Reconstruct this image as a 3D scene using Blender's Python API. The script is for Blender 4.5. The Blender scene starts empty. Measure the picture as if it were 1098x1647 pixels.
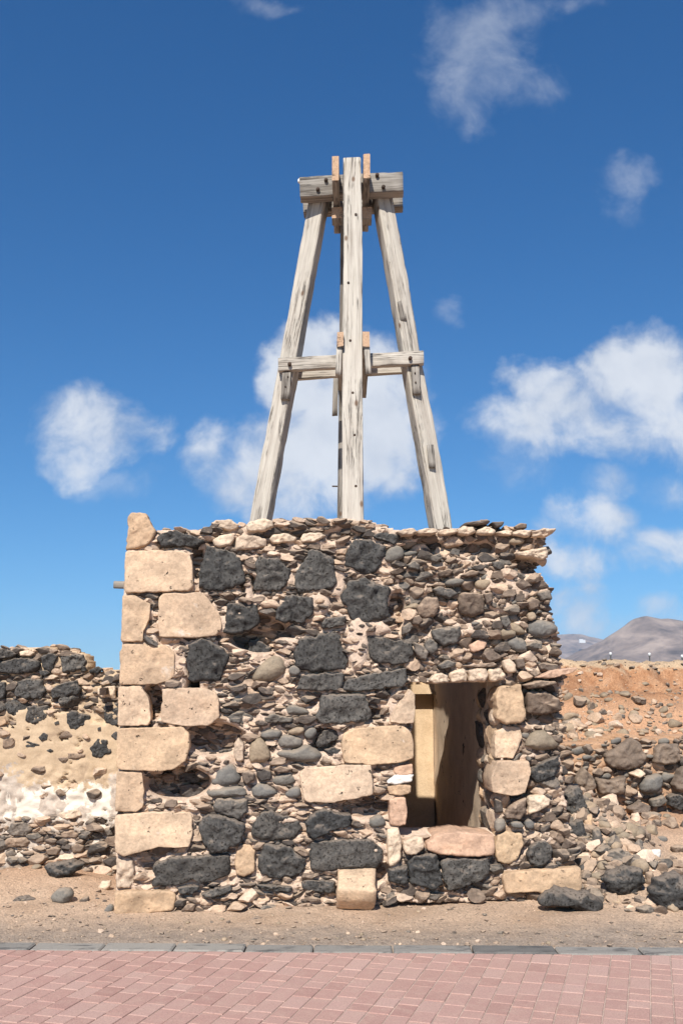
import bpy, bmesh, math, random
import numpy as np
from mathutils import Vector, Matrix, noise as mnoise

# ------------------------------------------------------------------ camera, sky, sun, exposure
SC = bpy.context.scene
COL = SC.collection
PW, PH, F = 1098.0, 1647.0, 1601.0
CAM = Vector((0.0, -6.95, 1.50))
PITCH = math.atan(271.5 / F)
YAW = math.radians(4.56)                      # clockwise
cd = bpy.data.cameras.new('camera')
cam = bpy.data.objects.new('camera', cd)
COL.objects.link(cam)
cam.location = CAM
cam.rotation_euler = (math.pi / 2 + PITCH, 0, -YAW)
cd.sensor_fit = 'VERTICAL'
cd.sensor_height = 36.0
cd.lens = 36.0 * F / PH
cd.clip_end = 30000
SC.camera = cam
SUN_EL, SUN_AZ = math.radians(43.9), math.radians(17.0)     # azimuth to the left of straight behind the camera
SUN_DIR = Vector((-math.sin(SUN_AZ) * math.cos(SUN_EL), -math.cos(SUN_AZ) * math.cos(SUN_EL), math.sin(SUN_EL)))
sl = bpy.data.lights.new('sun', 'SUN')
sl.energy = 5.0
sl.angle = math.radians(0.53)
sl.color = (1.0, 0.955, 0.88)
so = bpy.data.objects.new('sun', sl)
COL.objects.link(so)
so.location = (-4, -12, 14)
so.rotation_euler = (-SUN_DIR).to_track_quat('-Z', 'Y').to_euler()
vs = SC.view_settings
vs.view_transform = 'Standard'
vs.look = 'None'
vs.gamma = 1
vs.use_curve_mapping = False
vs.exposure = 0.44
SC.cycles.max_bounces = 6
SC.cycles.diffuse_bounces = 3
SC.cycles.volume_bounces = 0

FWD = Vector((math.sin(YAW), math.cos(YAW), 0))
RGT = Vector((math.cos(YAW), -math.sin(YAW), 0))
UP = Vector((0, 0, 1))
CF = FWD * math.cos(PITCH) + UP * math.sin(PITCH)
CU = UP * math.cos(PITCH) - FWD * math.sin(PITCH)

def ray(px, py):
    return (CF + RGT * ((px - PW / 2) / F) + CU * ((PH / 2 - py) / F)).normalized()

def at(px, py, Y):
    """the point of the vertical plane y = Y that this spot of the facade survey stands for"""
    d = ray(px, py)
    return CAM + d * ((Y - CAM.y) / d.y)

def mpp(Y):                                   # metres per surveyed unit at depth Y
    return (Y - CAM.y) / F

# ---------------- world
W = bpy.data.worlds.new('World')
SC.world = W
W.use_nodes = True
nt = W.node_tree
nt.nodes.clear()
def N(t, typ, **kw):
    n = t.nodes.new(typ)
    for k, v in kw.items():
        if k.startswith('i_'):
            n.inputs[int(k[2:])].default_value = v
        else:
            setattr(n, k, v)
    return n
def L(t, a, b):
    t.links.new(a, b)
def M(t, op, a, b=None, c=None, clamp=False):
    n = t.nodes.new('ShaderNodeMath')
    n.operation = op
    n.use_clamp = clamp
    for i, v in enumerate((a, b, c)):
        if v is None:
            continue
        if isinstance(v, (int, float)):
            n.inputs[i].default_value = v
        else:
            t.links.new(v, n.inputs[i])
    return n.outputs[0]
def VM(t, op, a, b=None, out=0):
    n = t.nodes.new('ShaderNodeVectorMath')
    n.operation = op
    for i, v in enumerate((a, b)):
        if v is None:
            continue
        if isinstance(v, (tuple, list, Vector)):
            n.inputs[i].default_value = tuple(v)
        elif isinstance(v, (int, float)):
            n.inputs[3].default_value = v
        else:
            t.links.new(v, n.inputs[i])
    return n.outputs[out]
def SMOOTH(t, x, lo, hi, a=0.0, b=1.0):
    n = t.nodes.new('ShaderNodeMapRange')
    n.interpolation_type = 'SMOOTHSTEP'
    t.links.new(x, n.inputs[0])
    for i, v in enumerate((lo, hi, a, b)):
        n.inputs[i + 1].default_value = v
    return n.outputs[0]

sky = N(nt, 'ShaderNodeTexSky')
sky.sky_type = 'NISHITA'
sky.sun_disc = False
sky.sun_elevation = SUN_EL
sky.sun_rotation = math.radians(180) + SUN_AZ
sky.altitude = 0
sky.air_density = 1.0
sky.dust_density = 0.3
sky.ozone_density = 1.6
tc0 = N(nt, 'ShaderNodeTexCoord')
L(nt, VM(nt, 'NORMALIZE', VM(nt, 'ADD', tc0.outputs['Generated'], (0, 0, 0.055))), sky.inputs['Vector'])
sc_ = N(nt, 'ShaderNodeSeparateColor')
L(nt, sky.outputs[0], sc_.inputs[0])
hs = N(nt, 'ShaderNodeCombineColor')            # deep subtropical blue: steeper red and green falloff towards the zenith
for i_, (k_, g_, a_) in enumerate(((.0482, 1.4, 21.0), (.0799, 1.12, 13.0), (.101, 1.0, 12.7))):
    L(nt, M(nt, 'MULTIPLY', M(nt, 'POWER', M(nt, 'MULTIPLY', sc_.outputs[i_], k_), g_), a_), hs.inputs[i_])
bg = N(nt, 'ShaderNodeBackground')
bg.inputs[1].default_value = 0.070
L(nt, hs.outputs[0], bg.inputs[0])
tc = N(nt, 'ShaderNodeTexCoord')
D0 = tc.outputs['Generated']
X = VM(nt, 'DOT_PRODUCT', D0, RGT, 1)
Y = VM(nt, 'DOT_PRODUCT', D0, FWD, 1)
Z = VM(nt, 'DOT_PRODUCT', D0, UP, 1)
Yc = M(nt, 'MAXIMUM', Y, 0.05)
cmb = N(nt, 'ShaderNodeCombineXYZ')
L(nt, M(nt, 'DIVIDE', X, Yc), cmb.inputs[0])
L(nt, M(nt, 'DIVIDE', Z, Yc), cmb.inputs[1])
P = cmb.outputs[0]
def tnoise(t, vec, scale, detail=6, rough=0.55, dist=0.0):
    n = N(t, 'ShaderNodeTexNoise')
    n.inputs['Scale'].default_value = scale
    n.inputs['Detail'].default_value = detail
    n.inputs['Roughness'].default_value = rough
    n.inputs['Distortion'].default_value = dist
    if vec is not None:
        L(t, vec, n.inputs['Vector'])
    return n
wn = tnoise(nt, P, 11, 5, 0.6)
wv = VM(nt, 'SCALE', VM(nt, 'SUBTRACT', wn.outputs['Color'], (0.5, 0.5, 0.5)), 0.062)
P2 = VM(nt, 'ADD', P, wv)
# cumulus groups: centre, half sizes (surveyed sky positions), weight
CLOUDS = [
 (135, 685, 80, 64, .85), (115, 735, 55, 42, .7), (190, 690, 62, 45, .7), (240, 690, 45, 38, .55),
 (335, 715, 45, 46, .72), (340, 690, 30, 30, .6), (375, 770, 62, 42, .62), (330, 745, 50, 40, .5),
 (505, 580, 68, 62, 1.4), (470, 610, 58, 72, 1.4), (560, 670, 130, 120, 1.45), (500, 730, 115, 95, 1.25), (600, 720, 80, 80, 1.25), (450, 790, 115, 60, .7), (620, 650, 55, 50, .85),
 (850, 610, 50, 44, 1.0), (900, 640, 80, 62, 1.0), (860, 680, 95, 45, .7), (990, 600, 75, 62, 1.1), (1050, 610, 90, 80, 1.1), (1075, 690, 85, 72, .95), (960, 680, 110, 58, .85), (820, 730, 50, 40, .42), (1180, 630, 110, 100, 1.1),
 (950, 840, 80, 42, .75), (930, 905, 55, 40, .8), (1060, 885, 66, 34, .75), (980, 795, 60, 30, .42), (935, 980, 52, 40, .75), (1050, 985, 45, 22, .45), (1075, 795, 50, 28, .35), (960, 1030, 80, 25, .4),
(-270, 720, 140, 80, .9), (-260, 560, 120, 80, .9), (1330, 820, 120, 60, .8),
]
WISPS = [(770, 80, 95, 110, .95), (800, 40, 80, 60, .7), (740, 150, 62, 80, .8), (850, 120, 70, 55, .4), (1005, 285, 55, 36, .8), (1000, 330, 45, 45, .4), (720, 495, 30, 24, .6), (630, 625, 22, 20, .7),
 (430, 8, 60, 18, .5), (900, 5, 60, 22, .5), (1075, 795, 55, 32, .7), (980, 790, 66, 34, .7), (820, 740, 60, 45, .7), (190, 770, 80, 30, .5), (390, 790, 70, 40, .8), (1000, 1020, 110, 40, .7)]
def cloud_field(lst):
  fld = None
  for cx, cy, rx, ry, w in lst:
    d = ray(cx, cy)
    u0, v0 = d.dot(RGT) / d.dot(FWD), d.z / d.dot(FWD)
    q = VM(nt, 'MULTIPLY', VM(nt, 'SUBTRACT', P2, (u0, v0, 0)), (F / rx * .80, F / ry * .80, 0))
    f = M(nt, 'MULTIPLY_ADD', VM(nt, 'DOT_PRODUCT', q, q, 1), -w, w)
    fld = f if fld is None else M(nt, 'SMOOTH_MAX', fld, f, 0.25)
  return fld
fld, fthin = cloud_field(CLOUDS), cloud_field(WISPS)
fn = tnoise(nt, P, 17, 9, 0.6, 0.3)
fine = M(nt, 'MULTIPLY', M(nt, 'SUBTRACT', fn.outputs[0], 0.5), 2.3)
dens = SMOOTH(nt, M(nt, 'ADD', M(nt, 'MAXIMUM', fld, -1.5), fine), -0.06, 1.12)
thin = M(nt, 'MULTIPLY', SMOOTH(nt, M(nt, 'ADD', M(nt, 'MAXIMUM', fthin, -1.5), fine), 0.0, 1.5), 0.55)
dens = M(nt, 'MAXIMUM', dens, thin)
# the rest of the dome: the same scattered cumulus
div = M(nt, 'ADD', M(nt, 'MAXIMUM', Z, 0.0), 0.12)
cm2 = N(nt, 'ShaderNodeCombineXYZ')
L(nt, M(nt, 'DIVIDE', X, div), cm2.inputs[0])
L(nt, M(nt, 'DIVIDE', Y, div), cm2.inputs[1])
gn = tnoise(nt, cm2.outputs[0], 1.1, 8, 0.55, 0.2)
dg = SMOOTH(nt, gn.outputs[0], 0.56, 0.72)
out_m = M(nt, 'MAXIMUM', SMOOTH(nt, M(nt, 'ABSOLUTE', M(nt, 'DIVIDE', X, Yc)), 0.5, 0.75), SMOOTH(nt, M(nt, 'DIVIDE', Z, Yc), 0.85, 1.2))
out_m = M(nt, 'MAXIMUM', out_m, M(nt, 'LESS_THAN', Y, 0.05))
dens = M(nt, 'MAXIMUM', dens, M(nt, 'MULTIPLY', dg, out_m))
dens = M(nt, 'MULTIPLY', dens, SMOOTH(nt, Z, 0.0, 0.03))
sh = tnoise(nt, VM(nt, 'ADD', P, (0.012, -0.016, 0)), 9, 5, 0.55)
shade = SMOOTH(nt, M(nt, 'ADD', sh.outputs[0], M(nt, 'MULTIPLY', dens, 0.25)), 0.42, 0.85)
mx = N(nt, 'ShaderNodeMix', data_type='RGBA')
L(nt, shade, mx.inputs[0])
mx.inputs[6].default_value = (0.42, 0.47, 0.56, 1)
mx.inputs[7].default_value = (0.62, 0.65, 0.70, 1)
bg2 = N(nt, 'ShaderNodeBackground')
L(nt, mx.outputs[2], bg2.inputs[0])
bg2.inputs[1].default_value = 0.95
ms = N(nt, 'ShaderNodeMixShader')
L(nt, M(nt, 'MULTIPLY', dens, 0.93), ms.inputs[0])
L(nt, bg.outputs[0], ms.inputs[1])
L(nt, bg2.outputs[0], ms.inputs[2])
wo = N(nt, 'ShaderNodeOutputWorld')
L(nt, ms.outputs[0], wo.inputs[0])

# ------------------------------------------------------------------ helpers
random.seed(7)
rng = np.random.default_rng(11)
V = Vector

def fbm(p, f=1.0, o=3):
    return mnoise.fractal(V(p) * f, 1.0, 2.0, o)

def new(name, me, mat=None, parent=None, loc=None):
    o = bpy.data.objects.new(name, me)
    COL.objects.link(o)
    if mat is not None and me is not None and len(me.materials) == 0:
        for m in (mat if isinstance(mat, (list, tuple)) else [mat]):
            me.materials.append(m)
    if loc is not None:
        o.location = loc
    if parent is not None:
        o.parent = parent
        o.matrix_parent_inverse = Matrix.Translation(-parent.location)
    return o

def thing(name, label, cat, loc=(0, 0, 0), group=None):
    o = bpy.data.objects.new(name, None)
    COL.objects.link(o)
    o.location = loc
    o.empty_display_size = 0.1
    return tag(o, label, cat, group)

def tag(o, label, cat, group=None):
    o['label'] = label
    o['category'] = cat
    if group:
        o['group'] = group
    return o

def structure(o):
    o['kind'] = 'structure'
    return o

def stuff(o):
    o['kind'] = 'stuff'
    return o

def mesh(name, verts, faces, smooth=True):
    me = bpy.data.meshes.new(name)
    me.from_pydata([tuple(v) for v in verts], [], [tuple(int(i) for i in f) for f in faces])
    me.validate()
    me.update()
    if smooth:
        me.shade_smooth()
    return me

# ------------------------------------------------------------------ materials
def newmat(name, rough=0.9):
    m = bpy.data.materials.new(name)
    m.use_nodes = True
    t = m.node_tree
    b = t.nodes['Principled BSDF']
    b.inputs['Roughness'].default_value = rough
    b.inputs['Specular IOR Level'].default_value = 0.25
    return m, t, b

def ramp(t, fac, stops, mode='LINEAR'):
    r = N(t, 'ShaderNodeValToRGB')
    r.color_ramp.interpolation = mode
    e = r.color_ramp.elements
    while len(e) < len(stops):
        e.new(0.5)
    for el, (p, c) in zip(e, stops):
        el.position = p
        el.color = (*c, 1)
    L(t, fac, r.inputs[0])
    return r.outputs[0]

def mixc(t, fac, a, b, mode='MIX'):
    n = N(t, 'ShaderNodeMix', data_type='RGBA')
    n.blend_type = mode
    for i, v in ((0, fac), (6, a), (7, b)):
        if isinstance(v, (int, float)):
            n.inputs[i].default_value = v
        elif isinstance(v, tuple):
            n.inputs[i].default_value = (*v, 1)
        else:
            L(t, v, n.inputs[i])
    return n.outputs[2]

def piece_random(t):
    oi = N(t, 'ShaderNodeObjectInfo')
    ge = N(t, 'ShaderNodeNewGeometry')
    return M(t, 'FRACT', M(t, 'ADD', oi.outputs['Random'], ge.outputs['Random Per Island'])), ge

def stone_mat(name, stops, bump=0.35, fine=90, coarse=9, speck=0.5, pits=0.0, dust_sunlit=0.0, dust_sunlit_col=(.30, .22, .155), patch=None, rough=0.92, pit_at=.66, pit_scale=48):
    m, t, b = newmat(name, rough)
    rnd, ge = piece_random(t)
    pos = VM(t, 'ADD', ge.outputs['Position'], None)
    off = N(t, 'ShaderNodeCombineXYZ')
    L(t, M(t, 'MULTIPLY', rnd, 17.0), off.inputs[0])
    pos = VM(t, 'ADD', ge.outputs['Position'], off.outputs[0])
    c = ramp(t, rnd, stops)
    n1 = tnoise(t, pos, coarse, 5, 0.6)
    n2 = tnoise(t, pos, fine, 6, 0.7)
    c = mixc(t, 0.85, c, ramp(t, n1.outputs[0], [(.25, (.62, .62, .62)), (.5, (1, 1, 1)), (.75, (1.38, 1.34, 1.28))]), 'MULTIPLY')
    c = mixc(t, speck, c, ramp(t, n2.outputs[0], [(.28, (.45, .45, .45)), (.5, (1, 1, 1)), (.74, (1.6, 1.55, 1.5))]), 'MULTIPLY')
    h = M(t, 'ADD', M(t, 'MULTIPLY', n2.outputs[0], 0.35), M(t, 'MULTIPLY', n1.outputs[0], 0.6))
    if patch:
        n4 = tnoise(t, pos, patch[2], 4, 0.6, 0.5)
        c = mixc(t, SMOOTH(t, n4.outputs[0], patch[1], patch[1] + .1), c, patch[0])
    if pits:
        pn = tnoise(t, pos, pit_scale, 3, 0.55, 0.4)
        pit = SMOOTH(t, pn.outputs[0], pit_at, pit_at + .07)
        h = M(t, 'SUBTRACT', h, M(t, 'MULTIPLY', pit, pits))
        c = mixc(t, M(t, 'MULTIPLY', pit, min(1, pits * 1.1)), c, (.03, .025, .02))
    if dust_sunlit:  # dusty tops, made paler to paint in sunlight on upward faces
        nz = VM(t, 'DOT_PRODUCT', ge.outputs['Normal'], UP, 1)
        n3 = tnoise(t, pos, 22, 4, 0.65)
        k = M(t, 'MULTIPLY', SMOOTH(t, M(t, 'ADD', nz, M(t, 'MULTIPLY', n3.outputs[0], 0.9)), 0.75, 1.35), dust_sunlit)
        c = mixc(t, k, c, dust_sunlit_col)
    L(t, c, b.inputs['Base Color'])
    bp = N(t, 'ShaderNodeBump')
    bp.inputs['Strength'].default_value = bump
    bp.inputs['Distance'].default_value = 0.02
    L(t, h, bp.inputs['Height'])
    L(t, bp.outputs[0], b.inputs['Normal'])
    return m

SAND = stone_mat('sandstone', [(0, (.44, .305, .20)), (.25, (.53, .38, .258)), (.5, (.46, .33, .23)), (.75, (.49, .34, .215)), (1, (.55, .41, .295))], .8, 48, 5, .5, .8, 0, patch=((.58, .47, .37), .63, 8), pit_at=.67, pit_scale=26)
SANDO = stone_mat('ochre_sandstone', [(0, (.46, .325, .205)), (1, (.43, .29, .185))], .7, 50, 8, .5, .5, pit_at=.66, pit_scale=34)
SANDR = stone_mat('reddish_sandstone', [(0, (.50, .32, .215)), (1, (.46, .30, .21))], .65, 50, 9, .45, .3)
CREAM = stone_mat('limestone', [(0, (.53, .41, .30)), (.5, (.57, .44, .32)), (1, (.47, .355, .26))], .8, 45, 10, .5, .4)
LAVA = stone_mat('lava_rock', [(0, (.050, .047, .044)), (.3, (.072, .067, .062)), (.55, (.044, .043, .042)), (.8, (.095, .087, .078)), (1, (.06, .054, .049))], 1.0, 48, 6, .9, .75, .7, (.23, .18, .14), pit_at=.59, pit_scale=60)
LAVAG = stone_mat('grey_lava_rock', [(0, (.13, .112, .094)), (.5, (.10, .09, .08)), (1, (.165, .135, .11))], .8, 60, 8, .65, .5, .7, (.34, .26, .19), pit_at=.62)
COB = stone_mat('grey_cobble', [(0, (.165, .147, .124)), (.5, (.135, .128, .118)), (1, (.21, .178, .145))], .35, 80, 6, .45, .3, .5, (.32, .25, .185), pit_at=.68)
COBT = stone_mat('tan_cobble', [(0, (.29, .22, .15)), (.5, (.23, .183, .132)), (1, (.35, .26, .178))], .35, 80, 6, .45, .2, pit_at=.68)
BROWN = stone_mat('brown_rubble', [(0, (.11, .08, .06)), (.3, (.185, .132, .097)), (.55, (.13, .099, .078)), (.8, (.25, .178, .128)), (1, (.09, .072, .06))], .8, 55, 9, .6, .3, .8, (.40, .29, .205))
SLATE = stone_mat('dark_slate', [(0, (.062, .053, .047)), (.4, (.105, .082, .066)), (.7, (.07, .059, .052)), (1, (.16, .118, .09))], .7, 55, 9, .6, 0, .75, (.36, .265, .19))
PALE = stone_mat('pale_rubble', [(0, (.50, .365, .26)), (.5, (.40, .285, .2)), (1, (.58, .44, .33))], .7, 55, 9, .5, .2)
WHITE = stone_mat('lime_white', [(0, (.72, .68, .62)), (1, (.66, .62, .57))], .4, 80, 9, .2)

def mortar_mat(name, c1, c2, c3):
    m, t, b = newmat(name, 0.95)
    ge = N(t, 'ShaderNodeNewGeometry')
    pos = ge.outputs['Position']
    n1 = tnoise(t, pos, 5, 6, 0.6)
    n2 = tnoise(t, pos, 60, 7, 0.7)
    n3 = tnoise(t, pos, 22, 5, 0.6)
    c = ramp(t, n1.outputs[0], [(.3, c1), (.5, c2), (.7, c3)])
    c = mixc(t, .6, c, ramp(t, n2.outputs[0], [(.3, (.55, .52, .5)), (.5, (1, 1, 1)), (.72, (1.3, 1.28, 1.25))]), 'MULTIPLY')
    c = mixc(t, SMOOTH(t, n3.outputs[0], .60, .70, 0, .75), c, (.11, .085, .07))
    L(t, c, b.inputs['Base Color'])
    bp = N(t, 'ShaderNodeBump')
    bp.inputs['Strength'].default_value = .8
    bp.inputs['Distance'].default_value = .02
    L(t, M(t, 'ADD', M(t, 'MULTIPLY', n3.outputs[0], .8), M(t, 'MULTIPLY', n2.outputs[0], .5)), bp.inputs['Height'])
    L(t, bp.outputs[0], b.inputs['Normal'])
    return m
MORTAR = mortar_mat('earth_mortar', (.50, .365, .27), (.58, .44, .335), (.44, .315, .23))

def plaster_mat(name, base, dark, lo, hi, white=None):
    m, t, b = newmat(name, 0.93)
    ge = N(t, 'ShaderNodeNewGeometry')
    pos = ge.outputs['Position']
    n1 = tnoise(t, pos, 6, 6, 0.6)
    n2 = tnoise(t, pos, 70, 6, 0.7)
    n3 = tnoise(t, pos, 4.2, 7, 0.68, .4)
    c = mixc(t, .7, base, ramp(t, n1.outputs[0], [(.3, (.75, .72, .68)), (.55, (1, 1, 1)), (.75, (1.15, 1.13, 1.1))]), 'MULTIPLY')
    c = mixc(t, .5, c, ramp(t, n2.outputs[0], [(.3, (.7, .7, .7)), (.55, (1, 1, 1)), (.75, (1.2, 1.2, 1.2))]), 'MULTIPLY')
    c = mixc(t, SMOOTH(t, n3.outputs[0], lo, hi), c, dark)
    if white:
        sp = N(t, 'ShaderNodeSeparateXYZ')
        L(t, pos, sp.inputs[0])
        n4 = tnoise(t, VM(t, 'ADD', pos, (.38, 0, 0)), 3.6, 6, .6, .6)
        n5 = tnoise(t, pos, 14, 6, .65, .3)
        z = M(t, 'ADD', sp.outputs[2], M(t, 'ADD', M(t, 'MULTIPLY', M(t, 'SUBTRACT', n5.outputs[0], .5), .3), M(t, 'MULTIPLY', M(t, 'SUBTRACT', n4.outputs[0], .5), .7)))
        low = SMOOTH(t, z, white[0] + .02, white[0] + .05, 1, 0)
        grey = ramp(t, n5.outputs[0], [(.3, (.25, .21, .18)), (.5, (.47, .385, .31)), (.7, (.58, .50, .42))])
        c = mixc(t, low, c, grey)
        band = M(t, 'MULTIPLY', SMOOTH(t, z, white[1], white[1] + .06), SMOOTH(t, z, white[0] + .04, white[0] + .08, 1, 0))
        wm = M(t, 'MULTIPLY', band, SMOOTH(t, n4.outputs[0], .575, .595))
        c = mixc(t, wm, c, (.66, .585, .49))
    L(t, c, b.inputs['Base Color'])
    bp = N(t, 'ShaderNodeBump')
    bp.inputs['Strength'].default_value = .5
    bp.inputs['Distance'].default_value = .02
    L(t, M(t, 'ADD', M(t, 'MULTIPLY', n3.outputs[0], .6), M(t, 'MULTIPLY', n2.outputs[0], .3)), bp.inputs['Height'])
    L(t, bp.outputs[0], b.inputs['Normal'])
    return m
PLASTER = plaster_mat('room_plaster', (.62, .455, .29), (.50, .36, .22), .60, .66)
PLASTERW = plaster_mat('pale_room_plaster', (.66, .51, .37), (.06, .052, .048), .61, .65)
RENDER_L = plaster_mat('lime_render', (.50, .37, .245), (.33, .235, .155), .56, .66, white=(.74, .52))

def wood_mat(name, stops, knots=True):
    m, t, b = newmat(name, 0.8)
    tcn = N(t, 'ShaderNodeTexCoord')
    oi = N(t, 'ShaderNodeObjectInfo')
    off = N(t, 'ShaderNodeCombineXYZ')
    L(t, M(t, 'MULTIPLY', oi.outputs['Random'], 9.0), off.inputs[2])
    p = VM(t, 'ADD', tcn.outputs['Object'], off.outputs[0])
    n1 = tnoise(t, VM(t, 'MULTIPLY', p, (30, 30, 1.1)), 1.0, 7, .7, .6)
    n2 = tnoise(t, VM(t, 'MULTIPLY', p, (110, 110, 4)), 1.0, 4, .6)
    n3 = tnoise(t, VM(t, 'MULTIPLY', p, (4, 4, 1.6)), 1.0, 4, .6)
    n4 = tnoise(t, VM(t, 'MULTIPLY', p, (17, 17, .55)), 1.0, 5, .6, 1.0)
    c = ramp(t, n1.outputs[0], stops)
    c = mixc(t, .55, c, ramp(t, n2.outputs[0], [(.3, (.6, .58, .55)), (.5, (1, 1, 1)), (.7, (1.2, 1.2, 1.2))]), 'MULTIPLY')
    c = mixc(t, SMOOTH(t, n3.outputs[0], .52, .72, 0, .5), c, mixc(t, .6, c, (.55, .50, .44), 'MULTIPLY'))
    crack = SMOOTH(t, M(t, 'ABSOLUTE', M(t, 'SUBTRACT', n4.outputs[0], .47)), .006, .024, 1, 0)
    crack = M(t, 'MULTIPLY', crack, SMOOTH(t, n3.outputs[0], .44, .54))
    c = mixc(t, M(t, 'MULTIPLY', crack, .7), c, (.04, .032, .026))
    h = M(t, 'SUBTRACT', M(t, 'ADD', M(t, 'MULTIPLY', n1.outputs[0], .6), M(t, 'MULTIPLY', n2.outputs[0], .4)), M(t, 'MULTIPLY', crack, .9))
    if knots:
        vo = N(t, 'ShaderNodeTexVoronoi')
        vo.inputs['Scale'].default_value = 1.0
        L(t, VM(t, 'MULTIPLY', p, (7.5, 7.5, 4.2)), vo.inputs['Vector'])
        sel = M(t, 'GREATER_THAN', VM(t, 'DOT_PRODUCT', vo.outputs['Color'], (0, 1, 0), 1), .45)
        k = M(t, 'MULTIPLY', SMOOTH(t, vo.outputs['Distance'], .05, .15, 1, 0), sel)
        c = mixc(t, M(t, 'MULTIPLY', k, .85), c, (.13, .075, .045))
    L(t, c, b.inputs['Base Color'])
    bp = N(t, 'ShaderNodeBump')
    bp.inputs['Strength'].default_value = .6
    bp.inputs['Distance'].default_value = .008
    L(t, h, bp.inputs['Height'])
    L(t, bp.outputs[0], b.inputs['Normal'])
    return m
WOOD = wood_mat('weathered_timber', [(.24, (.25, .21, .17)), (.42, (.38, .335, .285)), (.56, (.47, .425, .362)), (.76, (.335, .285, .23))])
WOODG = wood_mat('grey_timber', [(.28, (.06, .05, .042)), (.42, (.17, .148, .125)), (.56, (.30, .27, .235)), (.74, (.14, .118, .10))])
WOODE = wood_mat('sawn_end_grain', [(.25, (.33, .20, .12)), (.5, (.47, .31, .20)), (.8, (.40, .25, .155))], False)
IRON = stone_mat('rusty_iron', [(0, (.045, .03, .022)), (1, (.06, .036, .025))], .3, 120, 30, .6, rough=.7)

def brick_mat():
    m, t, b = newmat('red_paver', 0.9)
    rnd, ge = piece_random(t)
    pos = ge.outputs['Position']
    n1 = tnoise(t, pos, 1.7, 4, .6)
    n2 = tnoise(t, pos, 120, 6, .7)
    n3 = tnoise(t, pos, 14, 5, .65)
    c = ramp(t, rnd, [(0, (.345, .20, .168)), (.2, (.385, .235, .196)), (.45, (.405, .255, .215)), (.7, (.375, .22, .184)), (.9, (.43, .282, .238)), (1, (.32, .182, .152))])
    c = mixc(t, SMOOTH(t, n3.outputs[0], .42, .72, 0, .5), c, (.44, .30, .24))
    c = mixc(t, SMOOTH(t, n1.outputs[0], .45, .7, 0, .3), c, (.39, .25, .20))
    c = mixc(t, .65, c, ramp(t, n2.outputs[0], [(.28, (.55, .55, .55)), (.5, (1, 1, 1)), (.72, (1.4, 1.38, 1.35))]), 'MULTIPLY')
    L(t, c, b.inputs['Base Color'])
    bp = N(t, 'ShaderNodeBump')
    bp.inputs['Strength'].default_value = .4
    bp.inputs['Distance'].default_value = .006
    L(t, n2.outputs[0], bp.inputs['Height'])
    L(t, bp.outputs[0], b.inputs['Normal'])
    return m
BRICK = brick_mat()

def kerb_mat():
    m, t, b = newmat('grey_kerb_concrete', 0.85)
    rnd, ge = piece_random(t)
    pos = ge.outputs['Position']
    n1 = tnoise(t, VM(t, 'MULTIPLY', pos, (1, 3, 1)), 4.5, 6, .65)
    n2 = tnoise(t, pos, 110, 6, .7)
    c = ramp(t, rnd, [(0, (.135, .128, .118)), (.35, (.235, .218, .195)), (.7, (.275, .252, .22)), (1, (.17, .16, .147))])
    c = mixc(t, SMOOTH(t, n1.outputs[0], .50, .66, 0, .8), c, (.065, .063, .062))
    c = mixc(t, SMOOTH(t, n1.outputs[0], .45, .25, 0, .4), c, (.25, .22, .19))
    c = mixc(t, .5, c, ramp(t, n2.outputs[0], [(.3, (.6, .6, .6)), (.5, (1, 1, 1)), (.72, (1.35, 1.32, 1.3))]), 'MULTIPLY')
    L(t, c, b.inputs['Base Color'])
    bp = N(t, 'ShaderNodeBump')
    bp.inputs['Strength'].default_value = .35
    bp.inputs['Distance'].default_value = .006
    L(t, n2.outputs[0], bp.inputs['Height'])
    L(t, bp.outputs[0], b.inputs['Normal'])
    return m
KERB = kerb_mat()

# kerb line: runs at -6.2 degrees, K0 a point of its far edge
KA = math.radians(-6.2)
KD = V((math.cos(KA), math.sin(KA), 0))
KN = V((-math.sin(KA), math.cos(KA), 0))      # towards the tower
def ground_at_z0(px, py):
    d = ray(px, py)
    return CAM + d * (-CAM.z / d.z)
K0 = ground_at_z0(549, 1521)
def kerb_n(x, y):
    return (x - K0.x) * KN.x + (y - K0.y) * KN.y

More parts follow.
